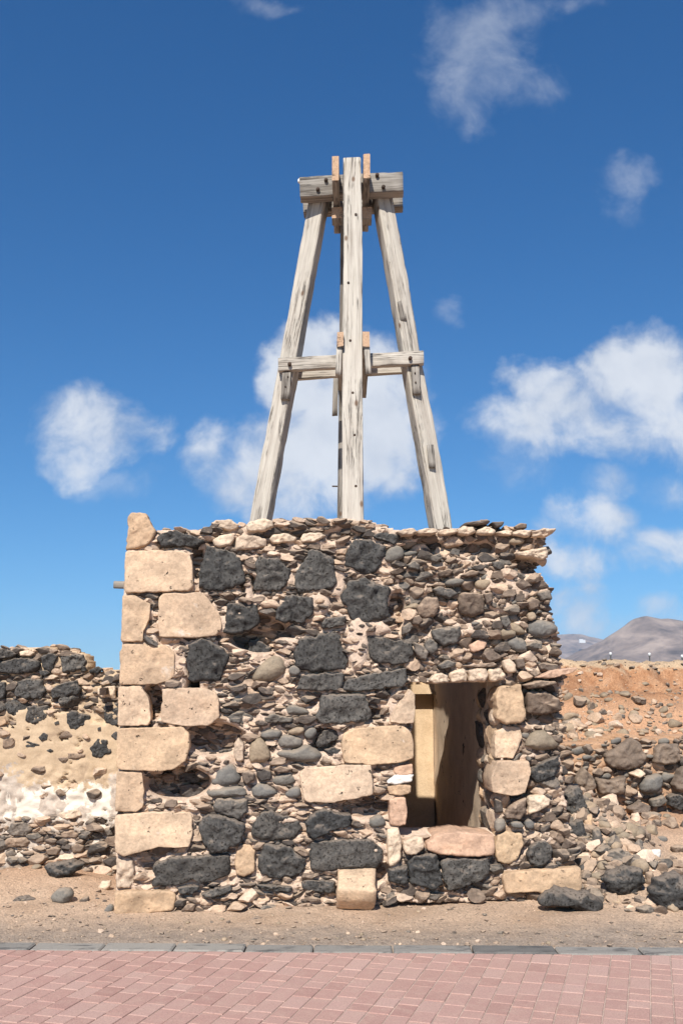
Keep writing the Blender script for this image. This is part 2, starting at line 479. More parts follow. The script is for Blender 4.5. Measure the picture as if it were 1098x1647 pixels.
def ground_mat():
    m, t, b = newmat('sandy_ground', 0.96)
    ge = N(t, 'ShaderNodeNewGeometry')
    pos = ge.outputs['Position']
    n1 = tnoise(t, pos, 1.6, 6, .6)
    n2 = tnoise(t, pos, 75, 8, .75)
    n3 = tnoise(t, pos, 9, 6, .65)
    vo = N(t, 'ShaderNodeTexVoronoi')
    vo.inputs['Scale'].default_value = 95
    L(t, pos, vo.inputs['Vector'])
    sand = ramp(t, n1.outputs[0], [(.3, (.42, .295, .205)), (.5, (.47, .335, .235)), (.7, (.38, .26, .175))])
    grav = ramp(t, n3.outputs[0], [(.3, (.23, .18, .14)), (.5, (.31, .243, .19)), (.7, (.38, .295, .225))])
    kn = M(t, 'ADD', VM(t, 'DOT_PRODUCT', pos, KN, 1), -K0.dot(KN))
    kk = M(t, 'ADD', kn, M(t, 'MULTIPLY', M(t, 'SUBTRACT', n1.outputs[0], .5), .8))
    c = mixc(t, SMOOTH(t, M(t, 'ADD', kk, M(t, 'MULTIPLY', M(t, 'SUBTRACT', n3.outputs[0], .5), .5)), .12, .75), grav, sand)
    sp = N(t, 'ShaderNodeSeparateXYZ')
    L(t, pos, sp.inputs[0])
    zz = M(t, 'ADD', sp.outputs[2], M(t, 'MULTIPLY', M(t, 'SUBTRACT', n3.outputs[0], .5), .35))
    orange = ramp(t, n3.outputs[0], [(.3, (.27, .125, .06)), (.5, (.36, .19, .10)), (.7, (.43, .255, .15))])
    bank = mixc(t, SMOOTH(t, zz, 1.22, 1.36), (.46, .265, .155), orange)
    bank = mixc(t, SMOOTH(t, zz, 1.60, 1.68), bank, (.46, .33, .21))
    c = mixc(t, SMOOTH(t, sp.outputs[1], .2, 1.6), c, bank)
    far = ramp(t, n1.outputs[0], [(.3, (.20, .155, .11)), (.7, (.27, .21, .15))])
    c = mixc(t, SMOOTH(t, sp.outputs[1], 8, 20), c, far)
    c = mixc(t, .8, c, ramp(t, n2.outputs[0], [(.28, (.45, .43, .42)), (.5, (1, 1, 1)), (.74, (1.4, 1.38, 1.35))]), 'MULTIPLY')
    c = mixc(t, .35, c, ramp(t, VM(t, 'DOT_PRODUCT', vo.outputs['Color'], (1, 0, 0), 1), [(0, (.5, .5, .5)), (.5, (1, 1, 1)), (1, (1.5, 1.45, 1.4))]), 'MULTIPLY')
    L(t, c, b.inputs['Base Color'])
    bp = N(t, 'ShaderNodeBump')
    bp.inputs['Strength'].default_value = .9
    bp.inputs['Distance'].default_value = .015
    L(t, M(t, 'ADD', M(t, 'MULTIPLY', n2.outputs[0], .6), M(t, 'ADD', M(t, 'MULTIPLY', n3.outputs[0], .8), M(t, 'MULTIPLY', vo.outputs['Distance'], -.4))), bp.inputs['Height'])
    L(t, bp.outputs[0], b.inputs['Normal'])
    return m
GROUND = ground_mat()

# ------------------------------------------------------------------ terrain
def sst(a, b, x):
    t = max(0.0, min(1.0, (x - a) / (b - a)))
    return t * t * (3 - 2 * t)
XR = at(905, 1250, 0).x                        # right end of the tower
XL = at(186, 1250, 0).x
def gz(x, y):
    n = kerb_n(x, y)
    if n < -0.05:
        return -0.09
    nz = fbm((x, y, 0), 1.3, 4) * 0.02 + fbm((x, y, 3), 7, 3) * 0.008
    z = -0.004 + nz * sst(0, .5, n) + 0.02 * sst(.2, 1.3, n)
    z = -0.09 + (z + 0.09) * sst(-0.05, 0.0, n)
    # left: a low apron of rubble soil in front of the left wall
    wl = sst(XL + .15, XL - .3, x)
    z += wl * (0.10 * sst(-0.4, 1.0, y) + 0.04 * fbm((x, y, 9), 2.2, 3) * sst(-.3, .3, y))
    # right: slope of collapse up to the terrace, then the earth bank
    wr = sst(XR - .05, XR + .5, x)
    if y > 3.25:
        wr = max(wr, sst(-1.5, 0.5, x))
    yy = y + fbm((x, y, 5), 1.1, 3) * 0.12
    s = 0.40 * sst(-0.75, 1.25, yy)
    s += 0.46 * sst(1.32, 1.62, yy)
    s += 0.50 * sst(1.6, 3.1, yy)
    s += 0.31 * sst(3.1, 3.75, yy + fbm((x, y, 1), 2.5, 4) * .22)
    s += wr * sst(1.6, 3, y) * fbm((x, y, 2), 3.0, 5) * .07
    z += wr * s + wr * sst(-.6, .2, y) * fbm((x, y, 6), 5, 4) * .03
    # heap at the broken end of the tower
    d = math.hypot((x - XR - .02) * .95, (y - .62) * .75)
    z += 0.62 * max(0, 1 - d / 0.85) ** 1.2 * sst(XR - .5, XR - .1, x) * sst(-.05, .45, y)
    # country beyond falls away
    z -= 3.0 * sst(6, 45, y) * (0.3 + .7 * wr)
    if y > 120:
        z += fbm((x / 300, y / 300, 0), 1.0, 3) * 2.0 - 1
    return z

def graded(a, b, step, far, g):
    v = list(np.arange(a, b, step))
    s, x = step, b
    while x < far:
        v.append(x); s *= g; x += s
    s, x, lo = step, a - step, []
    while x > -far:
        lo.append(x); s *= g; x -= s
    return lo[::-1] + v
gx = graded(-2.9, 4.3, 0.045, 14000, 1.2)
gy = [y for y in graded(K0.y - .45, 5.0, 0.045, 14000, 1.2) if y > -40]
gv = [(x, y, gz(x, y)) for y in gy for x in gx]
nx = len(gx)
gf = [(j * nx + i, j * nx + i + 1, (j + 1) * nx + i + 1, (j + 1) * nx + i) for j in range(len(gy) - 1) for i in range(nx - 1)]
ground = structure(new('ground', mesh('ground', gv, gf), GROUND))

def hit_ground(px, py):
    d = ray(px, py)
    t = 3.0
    p = CAM + d * t
    while t < 60:
        p = CAM + d * t
        if p.z <= gz(p.x, p.y):
            return p
        t += 0.02 if t < 16 else .2
    return p

# ------------------------------------------------------------------ pavement and kerb
BED = stone_mat('sandy_joint_bed', [(0, (.42, .31, .258)), (1, (.37, .27, .225))], .5, 130, 6, .7)
KW = 0.145
cx0 = K0 - KN * KW
pv = []
for a, bb in ((-25, 0), (25, 0), (25, -14), (-25, -14)):
    p = cx0 + KD * a + KN * bb
    pv.append((p.x, p.y, -0.0042))
pavement = structure(new('pavement', mesh('pavement', pv, [(0, 3, 2, 1)], False), BED))
TH = math.radians(17.0) + YAW
CDIR = V((math.sin(TH), math.cos(TH), 0))
CPER = V((math.cos(TH), -math.sin(TH), 0))

def clip_half(poly, p0, n):
    out = []
    for i in range(len(poly)):
        a, b_ = poly[i], poly[(i + 1) % len(poly)]
        da, db = (a - p0).dot(n), (b_ - p0).dot(n)
        if da <= 0:
            out.append(a)
        if (da < 0 < db) or (db < 0 < da):
            out.append(a + (b_ - a) * (da / (da - db)))
    return out

def slab_geo(poly, top, bev, deep):
    """bevelled slab from a flat ccw polygon"""
    c = sum(poly, V((0, 0, 0))) / len(poly)
    n = len(poly)
    v = []
    for p in poly:
        q = p + (c - p).normalized() * bev * 1.4
        v.append((q.x, q.y, top))
    for p in poly:
        v.append((p.x, p.y, top - bev))
    for p in poly:
        v.append((p.x, p.y, top - deep))
    f = [tuple(range(n))]
    for r in range(2):
        for i in range(n):
            j = (i + 1) % n
            f.append((r * n + i, (r + 1) * n + i, (r + 1) * n + j, r * n + j))
    return v, f

def in_view(p, m=25):
    d = p - CAM
    zc = d.dot(CF)
    if zc < .1:
        return False
    px, py = PW / 2 + F * d.dot(RGT) / zc, PH / 2 - F * d.dot(CU) / zc
    return -m < px < PW + m and -m < py < PH + m

rb = random.Random(4)
bw = 0.1035
edge = cx0 - KN * 0.004
rest_v, rest_f = [], []
shared = {}
rest_cnt = 0
for i in range(-46, 47):
    t0 = -2.6 + rb.random() * .2
    while t0 < 1.2:
        ln = rb.choice((.2, .2, .1, .1, .15, .13, .17))
        c0 = edge + CPER * (i * bw) + CDIR * t0
        g = 0.0026 + rb.random() * .0012
        a, b_ = g, bw - g
        poly = [c0 + CPER * a + CDIR * g, c0 + CPER * b_ + CDIR * g, c0 + CPER * b_ + CDIR * (ln - g), c0 + CPER * a + CDIR * (ln - g)]
        t0 += ln
        n0 = [(p - edge).dot(KN) for p in poly]
        mid = sum(poly, V((0, 0, 0))) / 4
        if min(n0) > -0.012 or max(n0) < -1.9 or abs((mid - edge).dot(KD)) > 3.4:
            continue
        top = rb.uniform(-.0018, .0016)
        if max(n0) > 0:
            poly = clip_half(poly, edge, KN)
            if len(poly) < 3:
                continue
        mid = sum(poly, V((0, 0, 0))) / len(poly)
        if in_view(mid) and rest_cnt < 330:
            rest_cnt += 1
            v, f = slab_geo([p - mid for p in poly], top, .0028, .04)
            new('brick', mesh('brick', v, f, False), BRICK, pavement, mid)
        else:
            v, f = slab_geo(poly, top, .0028, .04)
            o = len(rest_v)
            rest_v += v
            rest_f += [tuple(k + o for k in q) for q in f]
stuff(new('brick_field', mesh('brick_field', rest_v, rest_f, False), BRICK, pavement))

kerb = structure(new('kerb', mesh('kerb', [tuple(K0 + KD * a - KN * b_ + V((0, 0, -.03))) for a, b_ in ((-25, .01), (-25, KW - .01), (25, KW - .01), (25, .01))], [(0, 1, 2, 3)], False), BED))
marks = [-130, -20, 60, 172, 285, 397, 505, 631, 757, 890, 1024, 1140, 1260]
ks = [(ground_at_z0(m, 1521 + (m - 549) * .0085) - K0).dot(KD) for m in marks]
ks = [ks[0] - .95, ks[0] - .48] + ks + [ks[-1] + .48, ks[-1] + .95]
for a, b_ in zip(ks[:-1], ks[1:]):
    jj = .004
    poly = [K0 + KD * (a + jj) - KN * KW, K0 + KD * (b_ - jj) - KN * KW, K0 + KD * (b_ - jj), K0 + KD * (a + jj)]
    mid = sum(poly, V((0, 0, 0))) / 4
    v, f = slab_geo([p - mid for p in poly], rb.uniform(.002, .010), .008, .1)
    new('kerb_stone', mesh('kerb_stone', v, f, False), KERB, kerb, mid)

# ------------------------------------------------------------------ far hills
def hill_mat():
    m, t, b = newmat('volcanic_hillside', 1.0)
    ge = N(t, 'ShaderNodeNewGeometry')
    pos = ge.outputs['Position']
    n1 = tnoise(t, pos, .006, 7, .62, .6)
    n2 = tnoise(t, pos, .03, 7, .65)
    c = ramp(t, n1.outputs[0], [(.36, (.085, .065, .055)), (.5, (.20, .15, .12)), (.62, (.31, .235, .185))])
    c = mixc(t, .7, c, ramp(t, n2.outputs[0], [(.3, (.65, .65, .65)), (.5, (1, 1, 1)), (.7, (1.25, 1.25, 1.25))]), 'MULTIPLY')
    L(t, c, b.inputs['Base Color'])
    return m
HILL = hill_mat()
def hill(name, dist, prof, depth, seed):
    xs = np.linspace(prof[0][0], prof[-1][0], 150)
    hs_ = np.interp(xs, [p[0] for p in prof], [p[1] for p in prof])
    v, f = [], []
    nr = 44
    for j in range(nr):
        r = -1 + 2 * j / (nr - 1)
        for i, (px, hy) in enumerate(zip(xs, hs_)):
            zc = dist + r * depth
            lat = (px - PW / 2) / F * dist
            p = CAM + FWD * zc + RGT * lat
            top = (1095 - hy) / F * dist / math.cos(PITCH) ** 2
            g = (1 - abs(r)) ** 1.15
            gul = fbm((lat / 160 + seed, r * 1.2, seed), 1.0, 5) * .16 + abs(fbm((lat / 70, r * .6, seed + 4), 1, 4)) * -.10
            z = -8 + (top + 8) * max(0, g * (1 + gul * (1 - .8 * g)))
            v.append((p.x, p.y, z))
    n = len(xs)
    for j in range(nr - 1):
        for i in range(n - 1):
            f.append((j * n + i, j * n + i + 1, (j + 1) * n + i + 1, (j + 1) * n + i))
    return structure(new(name, mesh(name, v, f), HILL))
hill('mountain', 3600, [(800, 1097), (850, 1085), (905, 1059), (930, 1046), (960, 1033), (990, 1016), (1015, 1000), (1035, 992), (1052, 996), (1075, 996), (1098, 998), (1140, 990), (1220, 985), (1320, 1000), (1450, 1040), (1600, 1097)], 700, 2.0)
hill('far_hill', 6500, [(560, 1097), (640, 1075), (720, 1052), (800, 1035), (870, 1022), (900, 1021), (935, 1023), (965, 1030), (1000, 1040), (1060, 1055), (1120, 1075), (1180, 1097)], 900, 9.0)

# ------------------------------------------------------------------ stones from surveyed outlines
def resample(pts, n):
    pts = [V(p) for p in pts]
    L_ = [0]
    for i in range(len(pts)):
        L_.append(L_[-1] + (pts[(i + 1) % len(pts)] - pts[i]).length)
    out = []
    k = 0
    for j in range(n):
        s = L_[-1] * j / n
        while L_[k + 1] < s:
            k += 1
        u = (s - L_[k]) / max(1e-9, L_[k + 1] - L_[k])
        out.append(pts[k].lerp(pts[(k + 1) % len(pts)], u))
    return out

def chaikin(pts, r):
    out = []
    for i in range(len(pts)):
        a, b_ = pts[i], pts[(i + 1) % len(pts)]
        out += [a.lerp(b_, r), a.lerp(b_, 1 - r)]
    return out

SEED = [0.0]
def stone_geo(poly, k, rnd_, depth, amp, edge_amp, nseg=44, both=False, rough=1.0, corner=.22):
    """poly: list of (x, z) around the stone's own centre, front towards -y; y = 0 is the front face"""
    SEED[0] += 3.71
    sd = SEED[0]
    pts = [V((p[0], p[1])) for p in poly]
    area = sum(pts[i].x * pts[(i + 1) % len(pts)].y - pts[(i + 1) % len(pts)].x * pts[i].y for i in range(len(pts)))
    if area < 0:
        pts.reverse()
    pts = chaikin(pts, corner)
    ring = resample(pts, nseg)
    rr = []
    for q in ring:
        e = edge_amp * (fbm((q.x, q.y, sd), 22, 3) + .5 * fbm((q.x, q.y, sd + 7), 60, 2))
        rr.append(q + q.normalized() * e)
    cr = random.Random(int(sd * 100))
    for _ in range(cr.randint(2, 5)):                # knocked-off corners and edges
        c0 = rr[cr.randrange(len(rr))].copy()
        rad = cr.uniform(.02, .05) * min(1, max(q.length for q in rr) / .2)
        for i, q in enumerate(rr):
            k_ = max(0, 1 - (q - c0).length / rad)
            rr[i] = q * (1 - k_ * .07 * min(1, edge_amp / .009))
    ss = [.0, .11, .22, .33, .44, .54, .64, .73, .81, .88, .94, .98, 1.0]
    v, f = [], []
    t1 = V((mnoise.random() - .5, mnoise.random() - .5)) * 2
    size = max(q.length for q in rr)
    def relief(x, z, s):
        a = fbm((x, z, sd), 5 / max(.12, size) * .5, 3) * amp
        a += (t1.x * x + t1.y * z) * .10 * rough
        a += (abs(mnoise.noise(V((x, z, sd + 5)) * 11)) - .25) * amp * .8 + mnoise.noise(V((x, z, sd + 2)) * 24) * amp * .3
        return a
    v.append((0, relief(0, 0, 0), 0))
    for s in ss[1:]:
        for q in rr:
            p = q * s
            y = rnd_ * (1 - math.sqrt(max(0, 1 - s ** k)))
            v.append((p.x, y + relief(p.x, p.y, s) * (1 - .5 * s ** 6), p.y))
    back = [(1.01, .35), (.97, .7), (.9, 1.0)] if not both else [(1.0, .25), (.93, .55), (.78, .82), (.45, .97)]
    for sc_, dy in back:
        for q in rr:
            p = q * sc_
            e = fbm((p.x, dy, p.y + sd), 12, 3) * amp * .6
            v.append((p.x + e * .5, rnd_ + (depth - rnd_) * dy + e, p.y + e * .5))
    v.append((0, depth, 0))
    n = nseg
    for i in range(n):
        f.append((0, 1 + i, 1 + (i + 1) % n))
    nr = len(ss) - 1 + len(back)
    for r in range(nr - 1):
        for i in range(n):
            j = (i + 1) % n
            a, b_ = 1 + r * n, 1 + (r + 1) * n
            f.append((a + i, b_ + i, b_ + j, a + j))
    last = 1 + (nr - 1) * n
    for i in range(n):
        f.append((last + i, len(v) - 1, last + (i + 1) % n))
    return v, f

KIND = {  # code: name, material, k, round-over, depth, relief, edge noise, corner
 'S': ('sandstone_block', SAND, 90, .007, .26, .009, .0045, .03),
 'O': ('sandstone_block', SANDO, 16, .02, .26, .012, .007, .07),
 'P': ('sandstone_block', SANDR, 14, .022, .26, .012, .007, .07),
 'L': ('lava_stone', LAVA, 12, .03, .24, .026, .013, .07),
 'G': ('lava_stone', LAVAG, 8, .035, .24, .026, .013, .09),
 'C': ('cobble', COB, 2.6, .06, .16, .010, .005, .24),
 'T': ('cobble', COBT, 2.6, .06, .16, .010, .005, .24),
 'B': ('rubble_stone', BROWN, 6, .04, .18, .024, .009, .09),
 'D': ('rubble_stone', SLATE, 6, .04, .18, .024, .013, .08),
 'W': ('limestone', CREAM, 8, .03, .2, .020, .009, .09),
 'M': ('capping', CREAM, 6, .04, .4, .035, .014, .08),
 'H': ('limestone', WHITE, 5, .02, .12, .010, .010, .12),
}
REG = {'A': (170, 800, 3.9214), 'B': (400, 800, 3.9214), 'C': (630, 800, 3.66), 'D': (170, 1130, 3.9214),
       'E': (400, 1130, 3.9214), 'F': (610, 1060, 3.4313), 'G': (0, 1000, 3.4333), 'H': (850, 950, 2.891)}
def to_px(reg, pts):
    x0, y0, s = REG[reg]
    v = [float(a) for a in pts.split()]
    return [(x0 + v[i] / s, y0 + v[i + 1] / s) for i in range(0, len(v), 2)]

def wall_stone(px, code, parent, plane, proud=0.0, depth=None, name=None):
    nm, mat, k, ro, dp, am, ea, co = KIND[code]
    w = [at(x, y, plane) for x, y in px]
    cx = sum(p.x for p in w) / len(w)
    cz = sum(p.z for p in w) / len(w)
    poly = [(p.x - cx, p.z - cz) for p in w]
    size = max(math.hypot(*p) for p in poly)
    s = min(1.0, size / .16)
    v, f = stone_geo(poly, k, min(ro, size * .6) if code not in 'CT' else size * .55, depth or max(dp * s, .07), am * s, ea * s, nseg=64 if size > .09 else 34, corner=co)
    return new(name or nm, mesh(nm, v, f), mat, parent, V((cx, plane - proud, cz)))

# unit rocks for the small rubble
def unit_rock(sub, facets, amp, seed):
    bm = bmesh.new()
    bmesh.ops.create_icosphere(bm, subdivisions=sub, radius=1.0)
    r = random.Random(seed)
    pl = []
    for _ in range(facets):
        n = V((r.gauss(0, 1), r.gauss(0, 1), r.gauss(0, 1))).normalized()
        pl.append((n, r.uniform(.42, .8) if facets > 5 else r.uniform(.6, .85)))
    for v in bm.verts:
        for n, d in pl:
            e = v.co.dot(n) - d
            if e > 0:
                v.co -= n * e
        v.co *= 1 + amp * fbm((v.co.x + seed, v.co.y, v.co.z), 1.6, 3)
    lo = [min(v.co[a] for v in bm.verts) for a in range(3)]
    hi = [max(v.co[a] for v in bm.verts) for a in range(3)]
    for v in bm.verts:
        for a in range(3):
            v.co[a] = (v.co[a] - (lo[a] + hi[a]) / 2) * 2 / (hi[a] - lo[a])
    vs_ = [tuple(v.co) for v in bm.verts]
    bm.verts.ensure_lookup_table()
    fs_ = [tuple(v.index for v in fc.verts) for fc in bm.faces]
    bm.free()
    return vs_, fs_
ROCK = {'a': [unit_rock(3, 15, .10, i) for i in range(10)], 'r': [unit_rock(3, 3, .12, 40 + i) for i in range(5)]}
ROCKS = {'a': [unit_rock(2, 13, .12, i + 70) for i in range(10)], 'r': [unit_rock(2, 3, .12, 90 + i) for i in range(4)]}
ROCK_ME = {}
def rock_mesh(kind, i, mat, small=False):
    key = (kind, i, mat.name, small)
    if key not in ROCK_ME:
        v, f = (ROCKS if small else ROCK)[kind][i]
        me = mesh('rock', v, f, kind == 'r')
        me.materials.append(mat)
        ROCK_ME[key] = me
    return ROCK_ME[key]

class Pile:
    """many small stones joined into one mesh"""
    def __init__(s):
        s.v, s.f, s.m, s.mats, s.n, s.sm = [], [], [], [], 0, []
    def add(s, kind, i, mat, mw):
        v, f = ROCKS[kind][i]
        a = np.array(v) @ np.array(mw.to_3x3()).T + np.array(mw.translation)
        if mat not in s.mats:
            s.mats.append(mat)
        s.v.append(a)
        s.f.append(np.array(f) + s.n)
        s.m += [s.mats.index(mat)] * len(f)
        s.sm += [kind == 'r'] * len(f)
        s.n += len(v)
    def build(s, name, parent=None):
        me = bpy.data.meshes.new(name)
        v = np.concatenate(s.v)
        f = np.concatenate(s.f)
        me.from_pydata(v.tolist(), [], f.tolist())
        for m in s.mats:
            me.materials.append(m)
        me.polygons.foreach_set('material_index', s.m)
        me.polygons.foreach_set('use_smooth', s.sm)
        return stuff(new(name, me, None, parent))

def poly_mask(px, box):
    x0, y0, x1, y1 = box
    xs, ys = np.meshgrid(np.arange(x0, x1) + .5, np.arange(y0, y1) + .5)
    ins = np.zeros(xs.shape, bool)
    n = len(px)
    for i in range(n):
        (ax, ay), (bx, by) = px[i], px[(i + 1) % n]
        if ay == by:
            continue
        c = ((ay > ys) != (by > ys)) & (xs < (bx - ax) * (ys - ay) / (by - ay) + ax)
        ins ^= c
    return ins

class Facade:
    """a wall face: surveyed stones, small rubble packed between them, and a lumpy mortar bed behind"""
    def __init__(s, parent, plane, box, outline, holes=(), seed=1):
        s.parent, s.plane, s.box = parent, plane, box
        s.mask = poly_mask(outline, box)
        for h in holes:
            s.mask &= ~poly_mask(h, box)
        s.occ = ~s.mask
        s.recess = np.full(s.mask.shape, .052)
        s.prob = np.ones(s.mask.shape)
        s.r = random.Random(seed)
        s.recs = []
        x0, y0, x1, y1 = box
        s.gx, s.gy = np.meshgrid(np.arange(x0, x1) + .5, np.arange(y0, y1) + .5)
        for j in range(0, y1 - y0, 3):
            for i in range(0, x1 - x0, 3):
                n_ = fbm((i / 24, j / 16, seed * 5.0), 1.0, 4) * .036 + fbm((i / 8, j / 6, seed), 1.0, 3) * .016
                s.recess[j:j + 3, i:i + 3] += n_
    def dent(s, cx, cy, rx, ry, d):
        q = ((s.gx - cx) / rx) ** 2 + ((s.gy - cy) / ry) ** 2
        k = np.clip(1.45 - q, 0, 1)
        k = np.clip(k * 1.6, 0, 1)
        s.recess = s.recess * (1 - k) + d * k
        if d < .04:
            s.prob = np.where(k > .4, .22, s.prob)
    def stone(s, reg, code, pts, proud=0.0, depth=None, name=None):
        px = to_px(reg, pts)
        cx, cy = sum(p[0] for p in px) / len(px), sum(p[1] for p in px) / len(px)
        px = [(cx + (x - cx) * .985, cy + (y - cy) * .985) for x, y in px]
        s.occ |= poly_mask(px, s.box)
        return wall_stone(px, code, s.parent, s.plane, proud, depth, name)
    def pack(s, region, tiers, pal, fill_prob=1.0):
        """tiers: (tries, wmin, wmax, aspect lo, aspect hi)"""
        x0, y0, x1, y1 = s.box
        reg = poly_mask(region, s.box) if region else s.mask
        for tries, wa, wb, al, ah in tiers:
            ys, xs = np.nonzero(reg & ~s.occ)
            if len(xs) == 0:
                return
            for _ in range(tries):
                k = s.r.randrange(len(xs))
                cx, cy = int(xs[k]), int(ys[k])
                if s.occ[cy, cx] or s.r.random() > s.prob[cy, cx] * fill_prob:
                    continue
                w = s.r.uniform(wa, wb)
                h = w * s.r.uniform(al, ah)
                an = s.r.gauss(0, .16)
                R = int(w / 2) + 2
                a0, a1, b0, b1 = max(0, cy - R), min(s.occ.shape[0], cy + R + 1), max(0, cx - R), min(s.occ.shape[1], cx + R + 1)
                yy, xx = np.mgrid[a0:a1, b0:b1]
                dx, dy = xx - cx, yy - cy
                u = (dx * math.cos(an) + dy * math.sin(an)) / (w / 2)
                q = (-dx * math.sin(an) + dy * math.cos(an)) / (h / 2)
                el = u * u + q * q < 1
                sub = s.occ[a0:a1, b0:b1]
                tot = el.sum()
                if tot == 0 or (sub & el).sum() > .2 * tot:
                    continue
                sub |= el
                s.recs.append((cx + x0 + .5, cy + y0 + .5, w * 1.06, h * 1.12, an, s.r.choices([p[0] for p in pal], [p[1] for p in pal])[0], s.recess[cy, cx]))
    def finish(s, n_parts, name='rubble_stone', mortar=None, step=3, thick=.45):
        s.recs.sort(key=lambda r: -r[2] * r[3])
        m_ = mpp(s.plane)
        pile = Pile()
        for i, (px, py, w, h, an, mat, rec) in enumerate(s.recs):
            kind = 'r' if mat in (COB, COBT) else 'a'
            p = at(px, py, s.plane)
            sx, sz = w / 2 * m_ * 1.08, h / 2 * m_ * 1.08
            sy = min(.10, max(sz, sx * .6) * s.r.uniform(.9, 1.3))
            loc = V((p.x, s.plane + rec + sy * s.r.uniform(-.45, .3), p.z))
            rot = Matrix.Rotation(an, 4, 'Y') @ Matrix.Rotation(s.r.uniform(-.25, .25), 4, 'X') @ Matrix.Rotation(s.r.uniform(-.25, .25), 4, 'Z')
            mw = Matrix.Translation(loc) @ rot @ Matrix.Diagonal((sx, sy, sz, 1)) @ Matrix.Diagonal((s.r.choice((-1, 1)), 1, 1, 1)) 
            if i < n_parts:
                me = rock_mesh(kind, s.r.randrange(len(ROCK[kind])), mat)
                o = new(name, me, None, s.parent)
                o.matrix_basis = mw
            else:
                pile.add(kind, s.r.randrange(len(ROCKS[kind])), mat, Matrix.Translation(loc) @ rot @ Matrix.Diagonal((sx, sy, sz, 1)))
        if pile.n:
            pile.build('small_rubble', s.parent)
        # mortar bed
        x0, y0, x1, y1 = s.box
        H, Wd = s.mask.shape
        js, is_ = range(0, H, step), range(0, Wd, step)
        idx = {}
        v, f = [], []
        def vert(j, i, back=False):
            key = (j, i, back)
            if key not in idx:
                jj, ii = min(j, H - 1), min(i, Wd - 1)
                p = at(x0 + i, y0 + j, s.plane)
                y = s.plane + (thick if back else s.recess[jj, ii])
                idx[key] = len(v)
                v.append((p.x, y, p.z))
            return idx[key]
        cell = {}
        for j in js:
            for i in is_:
                cell[(j, i)] = s.mask[min(j + step // 2, H - 1), min(i + step // 2, Wd - 1)]
        for (j, i), ok in cell.items():
            if not ok:
                continue
            f.append((vert(j, i), vert(j + step, i), vert(j + step, i + step), vert(j, i + step)))
            for dj, di, a, b_ in ((-step, 0, (j, i + step), (j, i)), (step, 0, (j + step, i), (j + step, i + step)), (0, -step, (j, i), (j + step, i)), (0, step, (j + step, i + step), (j, i + step))):
                if not cell.get((j + dj, i + di), False):
                    f.append((vert(*a), vert(*a, True), vert(*b_, True), vert(*b_)))
        o = new('mortar', mesh('mortar', v, f), mortar or MORTAR, s.parent)
        return o

def box_part(name, parent, mat, x0, x1, y0, y1, z0, z1, seed=0, amp=.012, step=.09):
    """a masonry block with an uneven skin"""
    bm = bmesh.new()
    bmesh.ops.create_cube(bm, size=1.0)
    for v in bm.verts:
        v.co = V((x0 if v.co.x < 0 else x1, y0 if v.co.y < 0 else y1, z0 if v.co.z < 0 else z1))
    for ax, (a, b_) in enumerate(((x0, x1), (y0, y1), (z0, z1))):
        n = int((b_ - a) / step)
        for i in range(1, n):
            co = V((0, 0, 0)); co[ax] = a + (b_ - a) * i / n
            no = V((0, 0, 0)); no[ax] = 1
            bmesh.ops.bisect_plane(bm, geom=bm.verts[:] + bm.edges[:] + bm.faces[:], plane_co=co, plane_no=no)
    for v in bm.verts:
        d = mnoise.turbulence_vector(v.co * 3 + V((seed, 0, 0)), 3, False)
        v.co += d * amp
    me = bpy.data.meshes.new(name)
    bm.to_mesh(me)
    bm.free()
    me.shade_smooth()
    me.set_sharp_from_angle(angle=.8)
    return new(name, me, mat, parent)

# ------------------------------------------------------------------ the tower
tower = thing('stone_tower', 'square ruined tower of sandstone corner blocks, black lava stones and rubble with a doorway', 'tower', (at(549, 1440, 0).x, 0.6, 0))
OUT = [(203, 886), (252, 852), (330, 850), (420, 840), (500, 833), (560, 833), (600, 838), (640, 852), (700, 852), (760, 846), (830, 852), (884, 858), (876, 880), (880, 900), (866, 912), (884, 940), (886, 975), (892, 1000), (901, 1010), (902, 1066), (912, 1085), (905, 1110), (900, 1200), (915, 1300), (930, 1400), (936, 1450), (620, 1455), (186, 1480), (188, 1300), (195, 1000)]
DOOR = [(655, 1100), (662, 1096), (808, 1094), (808, 1180), (808, 1250), (808, 1345), (640, 1345), (648, 1300), (660, 1240), (666, 1150)]
fc = Facade(tower, 0.0, (150, 800, 960, 1500), OUT, [DOOR], 3)
for a in [(420, 1020, 48, 26, .24), (400, 940, 12, 16, .14), (285, 1262, 48, 24, .26), (345, 1190, 46, 24, .2), (312, 1110, 8, 30, .2), (245, 1130, 16, 26, .2), (520, 1190, 22, 18, .16), (590, 1300, 40, 16, .15), (610, 1405, 18, 16, .16), (420, 1000, 26, 14, .18), (318, 900, 9, 30, .14), (640, 985, 14, 30, .14), (860, 1130, 40, 34, .13), (830, 1280, 30, 22, .16), (245, 1385, 20, 22, .12), (600, 1150, 20, 10, .12), (860, 905, 30, 14, .16), (690, 880, 40, 10, .10), (770, 880, 34, 10, .14), (240, 1040, 0.1, .1, .1), (500, 860, 90, 8, .09), (380, 872, 60, 6, .10)]:
    fc.dent(*a)
for a in [(512, 968, 18, 22, .012), (575, 1035, 16, 40, .008), (595, 1012, 30, 10, .006), (505, 945, 14, 12, .02), (355, 1005, 18, 14, .02), (545, 935, 10, 22, .02), (815, 950, 34, 34, .015), (790, 1010, 34, 16, .015), (460, 1035, 18, 10, .02), (400, 950, 6, 22, .03), (247, 1050, 8, 30, .02), (288, 1080, 12, 36, .02), (440, 1320, 40, 6, .02), (425, 1155, 12, 16, .02), (270, 1390, 16, 10, .03), (640, 1135, 14, 22, .02)]:
    fc.dent(*a)
ST = fc.stone
ST('A', 'O', '135 105 160 90 262 95 280 150 318 205 300 260 255 305 200 325 122 332 140 220', .0, .3)
